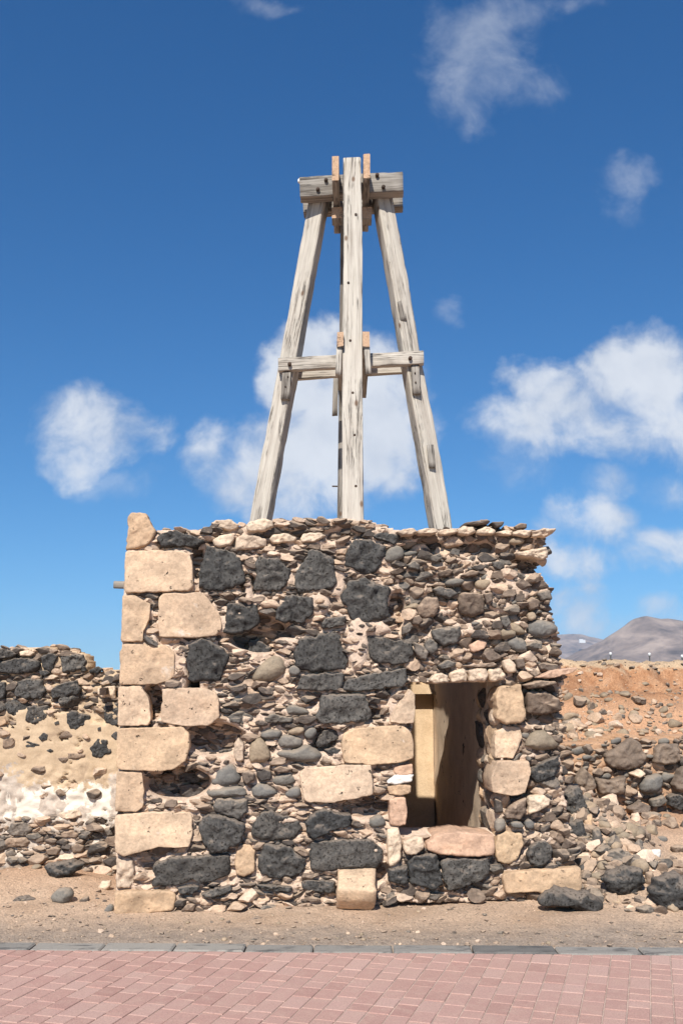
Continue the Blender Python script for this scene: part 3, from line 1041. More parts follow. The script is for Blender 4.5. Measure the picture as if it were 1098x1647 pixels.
ST('A', 'S', '120 338 330 330 480 335 530 360 548 400 555 560 530 590 400 600 115 605', .012)
ST('A', 'S', '108 615 190 615 240 650 285 665 280 760 240 850 235 915 95 912', .012)
ST('A', 'S', '335 625 360 605 600 598 640 625 725 740 735 830 700 875 560 890 335 880 325 780', .015)
ST('A', 'S', '90 920 380 930 438 975 435 1120 400 1160 330 1180 85 1185', .012)
ST('A', 'S', '80 1190 225 1185 275 1270 290 1400 270 1440 75 1445', .012)
ST('A', 'S', '360 1215 400 1200 640 1200 700 1230 718 1270 722 1390 650 1440 500 1445 350 1420 348 1300', .02)
ST('D', 'S', '70 160 490 150 535 190 530 290 510 370 430 420 350 435 90 425 65 400', .025)
ST('D', 'S', '70 435 230 430 245 550 240 660 200 690 60 685', .014)
ST('D', 'S', '60 705 300 685 530 690 550 720 550 840 530 910 450 915 340 910 180 950 110 970 60 940', .025)
ST('D', 'W', '65 980 170 975 185 1080 180 1140 150 1180 65 1175', .0)
ST('D', 'O', '55 1190 150 1182 400 1185 440 1200 445 1240 430 1310 200 1350 45 1370', .02)
ST('D', 'O', '835 900 900 890 945 930 940 1070 880 1105 820 1090 810 1000', .0)
ST('E', 'S', '585 240 600 190 640 165 850 145 990 145 1030 200 1043 260 1040 350 960 380 780 395 600 380 585 310', .02)
ST('E', 'S', '315 440 360 410 600 392 770 390 785 520 785 580 700 600 530 630 370 630 345 610 330 530', .025)
ST('E', 'S', '890 100 920 40 960 -30 1010 -90 1045 -60 1050 60 1040 130 960 135 890 125', .01)
ST('E', 'P', '885 600 990 595 1005 680 990 770 930 785 885 770', .0)
ST('E', 'W', '870 790 945 785 970 900 960 1000 920 1040 885 1040 870 900', .0)
ST('E', 'P', '915 400 1035 385 1040 450 960 470 915 440', .0)
ST('E', 'H', '870 490 920 460 1040 450 1030 500 930 520 870 510', .01, .2)
ST('E', 'O', '870 530 950 515 1030 522 1025 570 960 590 880 580', .0)
ST('F', 'W', '130 1010 190 975 245 985 250 1040 200 1085 150 1080 130 1050', .02)
ST('F', 'P', '250 1010 330 960 420 950 630 965 642 1010 635 1080 540 1090 330 1080 250 1050', .03, .42)
ST('F', 'O', '640 200 660 150 780 135 790 200 810 320 790 350 690 360 640 330', .02, .34)
ST('F', 'S', '650 400 700 370 780 375 795 430 760 520 740 550 640 550 640 460', -.03, .34)
ST('F', 'S', '640 560 820 560 835 620 800 740 740 755 620 740 610 660', .02, .36)
ST('F', 'O', '650 970 700 950 790 960 800 1020 770 1100 720 1140 650 1120 635 1050', .0)
ST('F', 'O', '680 1180 900 1158 1110 1145 1118 1250 1100 1300 900 1300 860 1285 690 1295', .02)
for p_ in ['212 1080 240 1045 300 1030 335 1050 335 1088 250 1096', '335 1040 365 1014 430 1008 450 1050 440 1086 350 1092', '446 1020 500 1004 560 1006 565 1060 540 1090 450 1086', '562 1012 640 1005 672 1050 655 1075 575 1088']:
    ST('C', 'M', p_, random.uniform(.015, .045), .5, 'lintel_stone')
box_part('lintel_beam', tower, WOODG, at(640, 1090, 0).x, at(812, 1090, 0).x, .06, .58, at(700, 1096, 0).z, at(700, 1090, 0).z, 11, .004)
LV = [('A', '345 225 400 205 500 220 580 250 625 275 590 310 350 315 325 260'),
 ('A', '635 295 720 320 820 345 850 380 890 540 870 550 720 595 580 580 583 490 610 380'),
 ('B', '45 395 60 370 180 370 230 410 270 470 250 530 200 590 25 590 40 480'),
 ('B', '385 315 500 350 540 400 558 540 540 575 370 605 300 600 285 510 310 450 345 400'),
 ('A', '760 660 960 655 972 800 900 840 770 875 740 850 755 720'),
 ('A', '520 930 600 880 660 900 760 960 780 1000 770 1050 720 1160 520 1165 505 1040'),
 ('B', '620 330 660 265 760 255 860 300 865 360 830 450 790 490 700 480 610 430 605 390'),
 ('B', '780 240 830 215 950 230 965 255 920 300 850 270 790 255'),
 ('B', '565 630 630 520 740 505 820 545 890 560 905 580 880 640 885 760 690 800 650 770'),
 ('B', '230 620 280 610 400 630 413 660 405 730 350 790 230 800 165 770 180 700 210 670'),
 ('B', '310 890 540 825 580 880 630 1030 620 1085 400 1105 290 1085 285 960'),
 ('B', '735 880 790 870 1000 905 1045 930 1050 990 1020 1045 920 1060 810 1045 760 1000'),
 ('B', '310 1150 340 1115 600 1106 610 1130 590 1190 560 1220 400 1225 295 1215'),
 ('B', '605 1200 610 1150 780 1110 990 1075 1003 1140 990 1180 960 1195 700 1225 600 1220'),
 ('B', '460 790 480 765 620 745 600 810 465 830'),
 ('E', '460 -45 480 -55 730 -62 755 0 780 60 765 125 600 135 440 130 405 100 440 40'),
 ('D', '595 720 640 705 740 710 870 760 885 790 850 880 780 930 720 950 650 940 600 860 575 800'),
 ('E', '0 830 50 710 140 670 200 710 290 720 335 760 340 800 290 860 150 880 40 870'),
 ('E', '345 760 400 690 460 665 560 690 650 710 640 780 560 800 440 850 400 865 365 820'),
 ('E', '60 960 100 885 250 900 320 960 360 990 345 1080 280 1100 140 1110 80 1080 48 1040'),
 ('E', '365 930 380 875 600 865 760 860 855 910 858 980 810 1050 640 1045 440 1075 390 1060'),
 ('D', '305 1010 420 975 790 950 795 1080 700 1130 600 1150 560 1120 450 1160 285 1160 290 1080'),
 ('D', '450 1170 500 1155 590 1160 595 1180 550 1210 470 1205'),
 ('D', '600 1210 680 1170 790 1150 800 1180 730 1215 620 1230'),
 ('E', '325 1140 370 1115 550 1125 550 1190 500 1205 340 1180'),
 ('E', '40 1150 100 1145 280 1160 285 1195 120 1190'),
 ('E', '885 1050 1000 1030 1003 1140 940 1148 880 1130'),
 ('F', '165 1120 190 1085 315 1070 330 1130 355 1250 300 1280 165 1240'),
 ('F', '335 1120 380 1095 610 1095 620 1150 600 1210 450 1270 375 1280 345 1210'),
 ('F', '815 1080 860 1010 920 1000 960 1050 950 1110 900 1150 850 1145 820 1110'),
 ('F', '840 600 900 570 990 530 1000 580 960 650 880 690 835 660')]
for r_, p_ in LV:
    ST(r_, 'L', p_, random.uniform(.0, .035))
for r_, c_, p_, pr in [
 ('A', 'L', '900 900 960 890 1045 940 1040 990 960 1030 890 980', -.12), ('E', 'L', '430 230 470 175 560 165 590 190 570 235 500 275 440 290 422 260', -.05),
 ('E', 'L', '470 300 540 285 585 300 580 345 520 340', -.03), ('D', 'G', '755 90 830 50 930 70 940 110 880 140 790 130', -.02),
 ('E', 'G', '90 95 150 60 200 80 290 95 280 125 200 130 100 130', .01), ('D', 'L', '440 480 500 455 600 460 600 500 560 530 450 520', -.17),
 ('D', 'B', '330 480 380 465 425 480 420 520 350 525', -.17), ('D', 'D', '450 540 560 530 630 560 620 610 520 640 450 600', -.15),
 ('D', 'D', '575 310 620 290 640 350 600 385 570 360', -.14), ('D', 'L', '700 310 800 300 800 360 720 370', -.14),
 ('F', 'D', '640 770 680 780 690 850 645 860', -.02), ('A', 'G', '660 880 700 870 690 905 665 905', .0)]:
    ST(r_, c_, p_, pr)
for r_, c_, p_ in [
 ('A', 'W', '660 160 700 140 790 135 840 170 835 195 780 205 700 195'), ('A', 'W', '885 180 900 150 1000 130 1060 150 1060 185 1000 215 890 215'),
 ('A', 'W', '670 265 720 235 800 225 815 260 790 300 720 320 680 300'), ('A', 'W', '820 250 860 235 950 240 1015 260 1015 310 900 330 810 335'),
 ('B', 'W', '125 260 150 230 240 225 310 255 290 280 150 290'), ('B', 'W', '320 260 350 225 460 220 490 240 420 280 330 285'),
 ('B', 'C', '855 380 870 330 930 285 985 320 985 370 930 410 860 405'), ('B', 'T', '15 1130 60 1060 150 990 215 1000 243 1060 220 1120 130 1170 30 1165'),
 ('B', 'C', '250 1080 280 1055 320 1070 330 1110 290 1130 255 1115'), ('E', 'C', '225 40 260 10 330 15 395 60 380 80 240 80'),
 ('E', 'C', '70 190 130 165 200 175 215 190 200 225 120 235 80 225'), ('E', 'C', '175 250 215 200 270 200 345 225 345 270 310 290 200 290'),
 ('E', 'C', '145 330 180 296 290 295 370 250 480 330 460 370 380 385 270 375 170 345'), ('E', 'T', '240 185 290 155 350 155 355 180 320 205 260 205'),
 ('E', 'C', '345 195 390 150 430 165 430 200 390 235 360 225'), ('E', 'T', '0 270 60 210 110 250 148 340 120 375 50 385 0 380'),
 ('E', 'C', '130 495 190 450 260 440 300 470 305 505 260 530 170 530'), ('E', 'C', '5 550 30 515 110 508 170 550 190 580 130 605 30 605'),
 ('E', 'C', '225 580 260 540 315 525 330 560 325 600 250 605'), ('E', 'D', '45 430 100 410 150 440 140 490 80 505 50 470'), ('E', 'B', '150 420 200 395 280 420 260 437 170 447'),
 ('D', 'C', '660 510 690 430 750 380 810 385 860 470 850 510 760 540 680 530'), ('D', 'C', '625 570 660 545 800 528 890 525 905 570 890 597 680 605 640 600'),
 ('D', 'G', '665 640 700 600 890 607 905 650 880 720 850 745 760 710 680 690'), ('D', 'W', '810 250 840 220 875 260 870 370 830 380 808 340'),
 ('D', 'B', '860 440 900 420 945 450 940 490 890 520 865 490'), ('E', 'C', '740 750 830 700 870 750 860 785 780 800'),
 ('F', 'C', '640 880 690 878 700 930 665 960 635 950'), ('F', 'T', '815 450 850 400 900 385 960 420 1015 460 990 495 900 510 810 490'),
 ('F', 'B', '815 180 900 170 1000 220 1010 290 900 310 815 300'), ('F', 'W', '820 760 900 745 950 770 940 810 860 850 820 860'),
 ('F', 'B', '690 860 760 780 815 762 810 840 780 890 700 880'), ('F', 'C', '720 900 770 890 800 920 780 940 730 930'), ('F', 'C', '800 900 830 880 858 910 850 940 810 940'),
 ('C', 'C', '310 510 330 480 400 470 440 490 400 520 340 525'), ('C', 'T', '490 500 510 480 590 480 595 500 550 550 500 530'),
 ('C', 'G', '240 540 270 520 360 540 390 570 340 600 260 570'), ('C', 'B', '385 600 420 555 530 560 550 600 545 680 470 705 400 680'),
 ('C', 'B', '535 565 590 560 590 610 555 630'), ('C', 'B', '150 650 200 580 270 590 285 640 260 700 180 715 150 690'),
 ('C', 'G', '230 780 300 760 400 750 420 800 390 860 300 880 240 830'), ('C', 'G', '190 860 220 825 260 840 280 900 230 930 195 900'),
 ('C', 'G', '130 850 185 870 215 910 205 960 160 950 130 900'), ('C', 'T', '700 740 730 730 790 780 790 805 740 805 700 780'),
 ('C', 'C', '805 740 850 715 960 730 990 770 960 810 860 830 805 800'), ('C', 'C', '680 850 720 810 790 830 815 900 760 920 690 880'),
 ('C', 'P', '455 870 520 830 565 850 550 890 480 915 460 900'), ('C', 'B', '780 620 830 580 880 610 870 650 820 670'),
 ('C', 'W', '650 960 690 945 730 990 730 1030 680 1035 655 1000'), ('C', 'B', '728 950 780 940 790 1000 740 1010'), ('C', 'G', '860 560 930 540 950 600 880 610'),
 ('C', 'B', '420 990 600 970 625 985 600 1000 440 1003'), ('C', 'G', '80 400 130 370 170 400 160 430 100 420'), ('C', 'G', '590 375 640 370 670 400 640 430 600 410'),
 ('C', 'B', '270 440 330 415 370 430 340 465 280 470'), ('C', 'B', '400 460 470 425 520 435 500 460 430 470'), ('C', 'G', '230 345 280 325 300 360 260 385 230 375'),
 ('C', 'B', '120 700 160 690 185 725 160 755 120 745'), ('C', 'G', '640 700 680 690 700 740 670 780 640 750'), ('C', 'T', '800 680 840 670 858 710 820 730 800 715'),
 ('C', 'G', '270 990 330 955 380 970 370 1000 290 1012'), ('C', 'G', '60 760 110 730 130 760 100 800 60 810')]:
    ST(r_, c_, p_, random.uniform(-.005, .03))
# the broken capping that still lies on the wall top, and the projecting flags at the broken end
for p_ in ['20 205 70 188 130 186 150 205 120 226 50 230', '140 200 200 184 262 190 270 212 220 226 150 224', '268 196 330 182 384 184 390 206 330 224 276 220', '384 190 420 166 480 176 500 206 450 226 392 218', '498 190 560 172 612 190 606 216 540 226 500 216',
           '612 205 660 192 712 196 700 224 640 226', '700 204 760 190 820 198 810 232 750 236 704 224', '812 204 870 190 962 184 944 216 880 236 820 234']:
    ST('C', 'M', p_, random.uniform(.02, .07), .5)
ST('C', 'M', '720 328 800 310 915 290 925 350 880 370 820 362 740 345', .04, .4, 'capping')
ST('C', 'D', '425 150 560 128 582 140 560 162 430 165', .03, .3)
ST('C', 'D', '585 145 660 140 650 170 610 180', .02, .2)
ST('C', 'B', '715 175 750 150 795 155 795 182 730 188', .02, .2)
ST('C', 'P', '835 1062 930 1015 1090 1000 1060 1030 930 1068', .05, .3)
ST('C', 'B', '770 1105 860 1074 960 1082 970 1097 900 1112 800 1130', .05, .3)
# small stones between
LEFT = [(180, 820), (650, 820), (640, 960), (660, 1100), (650, 1460), (180, 1490)]
RIGHT = [(640, 820), (960, 820), (960, 1470), (640, 1470), (655, 1100), (640, 960)]
fc.recess = np.where((fc.gx < 645) & (fc.recess < .12), fc.recess - .012, fc.recess)
fc.recess = np.where((fc.gx > 645) & (fc.recess > .035), fc.recess + .016, fc.recess)
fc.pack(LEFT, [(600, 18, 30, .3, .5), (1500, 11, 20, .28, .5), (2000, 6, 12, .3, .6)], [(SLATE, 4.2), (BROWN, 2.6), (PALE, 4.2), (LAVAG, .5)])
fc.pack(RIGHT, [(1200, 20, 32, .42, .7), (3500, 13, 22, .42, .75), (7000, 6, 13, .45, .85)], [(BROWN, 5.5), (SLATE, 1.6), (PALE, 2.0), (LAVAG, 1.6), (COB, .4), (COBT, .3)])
# rubble on the wall head
for k in range(110):
    px = random.uniform(255, 880)
    top = np.interp(px, [o[0] for o in OUT[1:12]], [o[1] for o in OUT[1:12]])
    w = random.uniform(9, 26)
    fc.recs.append((px, top + random.uniform(-3, 5), w, w * random.uniform(.28, .5), random.gauss(0, .12), random.choice((SLATE, PALE, PALE, BROWN, SLATE)), random.uniform(.0, .35)))
for k in range(70):
    py = random.uniform(880, 1400)
    ex = np.interp(py, [858, 880, 900, 912, 940, 975, 1000, 1066, 1085, 1110, 1200, 1300, 1400], [884, 876, 880, 866, 884, 886, 892, 902, 912, 905, 900, 915, 930])
    w = random.uniform(10, 30)
    fc.recs.append((ex + random.uniform(-8, 4), py, w, w * random.uniform(.4, .75), random.gauss(0, .2), random.choice((BROWN, BROWN, SLATE, LAVAG, PALE)), random.uniform(.02, .4)))
fc.finish(185)
ZT = at(549, 855, 0).z
xa, xb, xc, xd = XL + .05, at(590, 1250, 0).x, at(803, 1250, 0).x, XR - .12
box_part('wall_core', tower, MORTAR, xa, xb, .30, 2.95, -.1, ZT - .08, 1)
box_part('wall_core', tower, MORTAR, xb + .003, xc - .003, .30, .60, at(700, 1088, 0).z, ZT - .06, 2)
box_part('side_wall', tower, PLASTERW, xc, xd, .32, 2.95, -.1, ZT - .25, 3, .02)
box_part('back_wall', tower, PLASTER, xb + .003, xc - .003, 2.65, 2.95, -.1, ZT - .3, 4, .006)
box_part('wall_core', tower, MORTAR, xb + .003, xc - .003, .22, .55, -.1, at(700, 1368, 0).z, 5, .006)
pl_ = at(680, 1108, 2.60)
box_part('plaster_band', tower, PLASTER, xb + .01, xc - .01, 2.50, 2.645, at(680, 1116, 2.5).z, at(680, 1101, 2.5).z, 6, .003)
# jamb masonry inside the doorway: soot-blackened lava and pale stones on the right reveal
rj = random.Random(5)
zz = at(800, 1345, 0).z
row = 0
while zz < at(800, 1105, 0).z:
    hgt = rj.uniform(.10, .19)
    yy = .06
    while yy < .62:
        ln = rj.uniform(.12, .26)
        mat = rj.choices((LAVA, SANDO, LAVAG, CREAM, SAND), (4 if zz < .9 else 1, 2, 2, 1, 2))[0]
        me = rock_mesh('a', rj.randrange(len(ROCK['a'])), mat)
        o = new('jamb_stone', me, None, tower)
        o.matrix_basis = Matrix.Translation(V((xc + .035 + rj.uniform(0, .015), yy + ln / 2, zz + hgt / 2))) @ Matrix.Rotation(rj.uniform(-.1, .1), 4, 'X') @ Matrix.Diagonal((.075, ln * .60, hgt * .60, 1))
        yy += ln
    zz += hgt

# ------------------------------------------------------------------ timber head frame
YC = .95
FA = YAW + math.atan(14 / 1618)                # the frame stands a little askew on the tower
FX, FY = V((math.cos(FA), -math.sin(FA), 0)), V((math.sin(FA), math.cos(FA), 0))
FO = at(560, 838, 0.0)
def fp(px, py, q):
    d = ray(px, py)
    return CAM + d * ((q - (CAM - FO).dot(FY)) / d.dot(FY))
frame = thing('timber_headframe', 'grey weathered four legged timber well frame standing on top of the stone tower', 'timber frame', (FO + FY * YC) * 1.0)
frame.location.z = ZT - .12
def beam(name, P0, P1, w, t, mat=WOOD, ends=None, parent=frame, xhint=FX, w1=None, wear=1.0, seg=.05):
    P0, P1 = V(P0), V(P1)
    ln = (P1 - P0).length
    z = (P1 - P0).normalized()
    x = (xhint - z * xhint.dot(z)).normalized()
    y = z.cross(x)
    n = max(4, int(ln / seg))
    SEED[0] += 2.3
    sd = SEED[0]
    b_ = min(w, t) * .035
    v, f = [], []
    w1 = w1 or w
    K = 0
    for i in range(n + 1):
        u = i / n
        ww = (w + (w1 - w) * u) / 2
        tt = t / 2
        c3 = 3.2 * b_
        loop = [(-ww + b_, -tt), (-ww + c3, -tt), (ww - c3, -tt), (ww - b_, -tt), (ww, -tt + b_), (ww, -tt + c3), (ww, tt - c3), (ww, tt - b_), (ww - b_, tt), (ww - c3, tt), (-ww + c3, tt), (-ww + b_, tt), (-ww, tt - b_), (-ww, tt - c3), (-ww, -tt + c3), (-ww, -tt + b_)]
        K = len(loop)
        for k, (a, c) in enumerate(loop):
            zz = u * ln
            e = fbm((a * 9, c * 9, zz * 1.5 + sd), 1, 3) * .006 * wear
            if k in (0, 3, 4, 7, 8, 11, 12, 15):
                e -= max(0, fbm((k // 4 * 5.0, sd, zz * 7), 1, 3)) * .012 * wear
            bow = fbm((sd, 0, zz * .5), 1, 2) * .008 * wear
            r = V((a, c)).normalized()
            dz = fbm((a * 30, c * 30, sd), 1, 2) * .01 * wear if i in (0, n) else 0
            v.append((a + r.x * e + bow, c + r.y * e, zz + dz))
    for i in range(n):
        for k in range(K):
            k2 = (k + 1) % K
            f.append((i * K + k, i * K + k2, (i + 1) * K + k2, (i + 1) * K + k))
    f.append(tuple(range(K - 1, -1, -1)))
    f.append(tuple(range(n * K, n * K + K)))
    me = mesh(name, v, f, True)
    me.materials.append(mat)
    me.materials.append(ends or mat)
    for p in me.polygons[-2:]:
        p.material_index = 1
        p.use_smooth = False
    o = new(name, me, None, parent)
    mw = Matrix.Identity(4)
    for i in range(3):
        mw[i][0], mw[i][1], mw[i][2], mw[i][3] = x[i], y[i], z[i], P0[i]
    o.matrix_basis = mw
    return o
m_c = mpp(YC) * 1.0
ZB = ZT - .12
def down(p0, p1, z):                       # extend the line p1->p0 to height z
    k = (z - p1.z) / (p0.z - p1.z)
    return p1 + (p0 - p1) * k
LW = .150
FLY0, FLY1 = .22, .60
l1, l0 = fp(519, 296, YC), fp(420.5, 832, YC)
r1, r0 = fp(612, 300, YC), fp(707.5, 847, YC)
f1, f0 = fp(566, 262, FLY1), fp(567.5, 836, FLY0)
b1, b0 = fp(562, 330, 2 * YC - FLY1), fp(556, 826, 2 * YC - FLY0 - .05)
beam('leg', down(l0, l1, ZB), l1, LW - .01, .145, w1=.14, xhint=FX * math.cos(.24) - FY * math.sin(.24))
beam('leg', down(r0, r1, ZB), r1, LW, .145, w1=.142, wear=1.4, xhint=FX * math.cos(.24) + FY * math.sin(.24))
beam('leg', down(f0, f1, ZB), f1, .158, .14, w1=.142)
beam('leg', down(b0, b1, ZB), b1, .15, .14, WOODG)
# bearing timbers under the legs
beam('sole_beam', V((r0.x, .5, ZB - .085)), V((r0.x + .02, 2.75, ZB - .085)), .18, .16, WOODG)
beam('sole_beam', V((l0.x - .01, .5, ZB - .085)), V((l0.x - .01, 1.9, ZB - .085)), .18, .16, WOODG)
# head cross beams: front and rear
yf, yr = YC - .073 - .062, YC + .073 + .062
a0, a1 = fp(482.5, 301, yf - .06) + FY * .06, fp(648, 291, yf - .06) + FY * .06
beam('cross_beam', a0, a1, .175, .12, WOODG, xhint=UP)
beam('cross_beam', a0 + FY * (yr - yf) + FX * .015 - UP * .005, a1 + FY * (yr - yf) + FX * .012 - UP * .012, .175, .12, WOODG, xhint=UP)
# cheek planks running front to back
for pxc, pyt, pyb in ((539.5, 251, 290), (589.5, 247, 287)):
    a = fp(pxc, (pyt + pyb) / 2, FLY1 - .13)
    h = abs(fp(pxc, pyt, FLY1 - .13).z - fp(pxc, pyb, FLY1 - .13).z)
    beam('cheek_plank', a, a + FY * (2 * YC - 2 * FLY1 + .25) - UP * .006, .055, h, WOODG, WOODE)
# packing blocks under the head
for px in (541, 590):
    a = fp(px, 342, YC - .07)
    beam('block', a, a + FY * .14, .085, .10, WOODG, WOODE)
# middle ties
FM = lambda z: FLY0 + (FLY1 - FLY0) * (z - f0.z) / (f1.z - f0.z)
ym = YC - .073 - .034
a0, a1 = fp(447, 586.5, ym - .03) + FY * .03, fp(680.5, 573.5, ym - .03) + FY * .03
beam('tie_plank', a0, a1, .112, .062, WOOD, xhint=UP)
yq = YC + .073 + .034
beam('tie_plank', a0 + FY * (yq - ym) + FX * .06, a1 + FY * (yq - ym) - FX * .03, .112, .062, WOOD, WOODE, xhint=UP)
zm = (a0.z + a1.z) / 2
ymf = FM(zm)
for pxc in (547, 588.5):
    a = fp(pxc, 545, ymf - .12)
    beam('tie_plank', a, a + FY * (2 * YC - 2 * ymf + .26) - UP * .012, .052, .118, WOODG, WOODE)
# cleats
def cleat(x0, y0, x1, y1, yy, mat=WOODG):
    p, q = fp((x0 + x1) / 2, y0, yy), fp((x0 + x1) / 2 + (-2 if x0 < 560 else 3), y1, yy)
    beam('cleat', q, p, (x1 - x0) * mpp(yy), .05, mat)
cleat(454, 600, 468, 643, YC - .073 - .02)
cleat(660, 588, 674, 634, YC - .073 - .02)
cleat(686, 716, 697, 752, YC - .073 - .012)
cleat(536, 606, 545, 668, 2 * YC - ymf - .05)
cleat(541, 560, 551, 604, ymf - .075, WOOD)
cleat(584, 556, 594, 602, ymf - .075, WOOD)
# wedge on the right leg, bolts and nails
p = fp(645, 498, YC - .073)
beam('wedge', p + V((.015, 0, -.10)), p + V((-.02, -.03, .06)), .055, .03, WOODG, w1=.03)
def bolt(px, py, yy, r=.014, ln=.03, mat=IRON, name='bolt'):
    p = fp(px, py, yy)
    v, f = [], []
    n = 10
    for k, (s_, y_) in enumerate(((1, 0.02), (1.15, -ln * .8), (.8, -ln))):
        for i in range(n):
            a = i * 2 * math.pi / n
            v.append((math.cos(a) * r * s_, y_, math.sin(a) * r * s_))
    for k in range(2):
        for i in range(n):
            f.append((k * n + i, k * n + (i + 1) % n, (k + 1) * n + (i + 1) % n, (k + 1) * n + i))
    f.append(tuple(range(2 * n, 3 * n)))
    return new(name, mesh(name, v, f), mat, frame, p)
for px, py in ((524, 291), (511, 306), (606, 283), (616, 302)):
    bolt(px, py, yf - .06)
for px, py in ((465.5, 586.5), (659, 577)):
    bolt(px, py, ym - .031)
for px, py in ((463, 606), (459, 622), (667, 600), (668, 615)):
    bolt(px, py, YC - .073 - .046, .006, .008, name='nail')
for px, py in ((572, 345), (563, 548), (567, 632), (570, 700), (572, 782), (560, 455)):
    bolt(px, py, FM(fp(px, py, .4).z) - .071, .009, .008, name='nail')
p = fp(534, 782, 2 * YC - FLY0 - .1)
beam('nail', p, p + V((.12, 0, .0)), .012, .012, IRON, xhint=UP, wear=.1, seg=.03)
p = fp(480, 293, yf)
v, f = unit_rock(2, 2, .15, 5)
new('knob', mesh('knob', [(a * .018, b_ * .02, c * .022) for a, b_, c in v], f), WHITE, frame, p + FX * .012 - FY * .02)

# stub of a lath projecting from the left side of the tower
p = at(190, 940, .35)
st = beam('lath', p + V((.12, 0, 0)), p + V((-.03, 0, .004)), .05, .06, WOODG, parent=tower, xhint=V((0, 0, 1)))

# ------------------------------------------------------------------ left wall
PL = 1.0
lwall = thing('rubble_wall', 'low crumbling wall of black lava stones with peeling cream and white lime render', 'wall', (at(60, 1385, PL).x, PL + .2, 0))
LOUT = [(-330, 1060), (-200, 1040), (-60, 1048), (0, 1044), (60, 1040), (100, 1040), (138, 1054), (142, 1078), (165, 1080), (190, 1076), (260, 1085), (260, 1420), (-330, 1420)]
fl = Facade(lwall, PL, (-330, 1020, 262, 1425), LOUT, (), 8)
# render coat: a skin standing proud of the bared courses above and below, broken through in places
fl.recess -= .012
edge_n = np.zeros(fl.mask.shape)
flat = np.full(fl.mask.shape, .000)
for j in range(0, fl.mask.shape[0], 3):
    for i in range(0, fl.mask.shape[1], 3):
        edge_n[j:j + 3, i:i + 3] = fbm((i / 26, j / 26, 7.7), 1, 4)
        flat[j:j + 3, i:i + 3] += fbm((i / 14, j / 12, 2.2), 1, 4) * (.006 + .012 * (j > 215)) + fbm((i / 5, j / 5, 4.2), 1, 2) * .003
mid = (fl.gy > 1146 + 34 * edge_n) & (fl.gy < 1326 + 22 * edge_n) & (edge_n < .62)
fl.recess = np.where(mid, flat, fl.recess)
fl.prob = np.where(mid, .12, 1.0)
GS = fl.stone
for p_ in ['0 145 50 150 100 180 60 200 0 210 -60 190', '-40 225 60 205 150 195 215 215 225 260 200 280 60 285 -40 285', '75 380 90 335 140 310 235 315 255 390 235 430 150 430 80 410',
           '285 370 340 340 430 318 450 370 445 400 380 415 285 425', '-60 335 30 330 35 390 20 425 -60 425', '330 190 400 180 460 180 480 220 460 260 400 280 340 280', '230 190 280 165 320 190 300 250 280 285 230 250',
           '220 270 265 265 280 285 260 300 225 295', '430 250 470 245 480 270 450 280', '490 265 540 245 570 262 540 285 495 285']:
    GS('G', 'L', p_, random.uniform(.0, .04))
for p_ in ['140 520 150 470 190 460 275 460 265 530 220 565 170 570 140 545', '365 500 400 490 490 515 500 540 470 570 420 600 390 595 365 560', '570 460 665 445 665 575 595 570 570 530', '490 700 540 640 600 650 625 690 620 725 550 755 510 750',
           '210 640 240 610 270 620 265 655 230 660', '120 680 150 655 230 680 200 695 150 695', '255 710 280 700 300 712 280 725', '610 630 645 598 665 640 640 660', '300 555 325 545 330 565 305 570', '540 585 558 578 560 600 540 600']:
    GS('G', 'L', p_, .008)
for c_, p_ in [('B', '360 725 410 720 480 730 470 755 370 760'), ('O', '-30 520 30 520 40 560 0 580 -30 575'), ('W', '550 340 600 320 612 342 570 352'), ('W', '535 370 570 358 640 352 640 430 560 420 540 400'),
               ('G', '35 1160 60 1105 150 1100 185 1150 150 1185 70 1185'), ('B', '15 1220 40 1190 150 1190 170 1215 150 1245 20 1250'), ('W', '320 1060 370 1035 440 1035 460 1070 400 1090 340 1090'),
               ('B', '330 1165 400 1150 440 1175 430 1195 340 1195'), ('B', '390 1240 430 1215 470 1240 460 1275 400 1280'), ('G', '560 1150 620 1130 630 1180 570 1185'), ('B', '180 1195 240 1185 245 1215 200 1225'),
               ('B', '250 1260 310 1240 340 1255 320 1290 260 1290'), ('G', '30 1275 70 1255 95 1285 60 1305 35 1300'), ('W', '235 310 290 290 330 300 300 318 245 322'), ('W', '105 165 160 155 195 170 170 190 110 190')]:
    GS('G', c_, p_, .012)
TOPB = [(-330, 1030), (262, 1030), (262, 1145), (-330, 1145)]
LOWB = [(-330, 1316), (262, 1316), (262, 1425), (-330, 1425)]
fl.pack(TOPB, [(160, 30, 62, .5, .75)], [(LAVA, 1)], .35)
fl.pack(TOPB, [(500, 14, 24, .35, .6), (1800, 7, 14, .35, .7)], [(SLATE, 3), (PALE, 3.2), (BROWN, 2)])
fl.recess = np.where(~mid & (fl.gy > 1250), fl.recess - .02, fl.recess)
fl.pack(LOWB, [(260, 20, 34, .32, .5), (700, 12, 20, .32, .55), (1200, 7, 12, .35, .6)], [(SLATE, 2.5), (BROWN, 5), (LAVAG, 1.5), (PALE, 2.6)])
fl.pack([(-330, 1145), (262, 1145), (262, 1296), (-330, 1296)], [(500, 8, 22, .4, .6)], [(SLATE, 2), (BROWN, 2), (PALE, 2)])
for k in range(46):
    px = random.uniform(-320, 190)
    top = np.interp(px, [o[0] for o in LOUT[:10]], [o[1] for o in LOUT[:10]])
    w = random.uniform(10, 26)
    fl.recs.append((px, top + random.uniform(-3, 4), w, w * random.uniform(.35, .6), random.gauss(0, .12), random.choice((SLATE, PALE, BROWN, LAVA, SLATE)), random.uniform(.0, .2)))
fl.finish(170, mortar=RENDER_L, thick=.4)
xl0 = at(-330, 1200, PL).x
box_part('wall_core', lwall, MORTAR, xl0, at(255, 1200, PL).x, PL + .16, PL + .42, -.1, at(0, 1096, PL).z, 9)
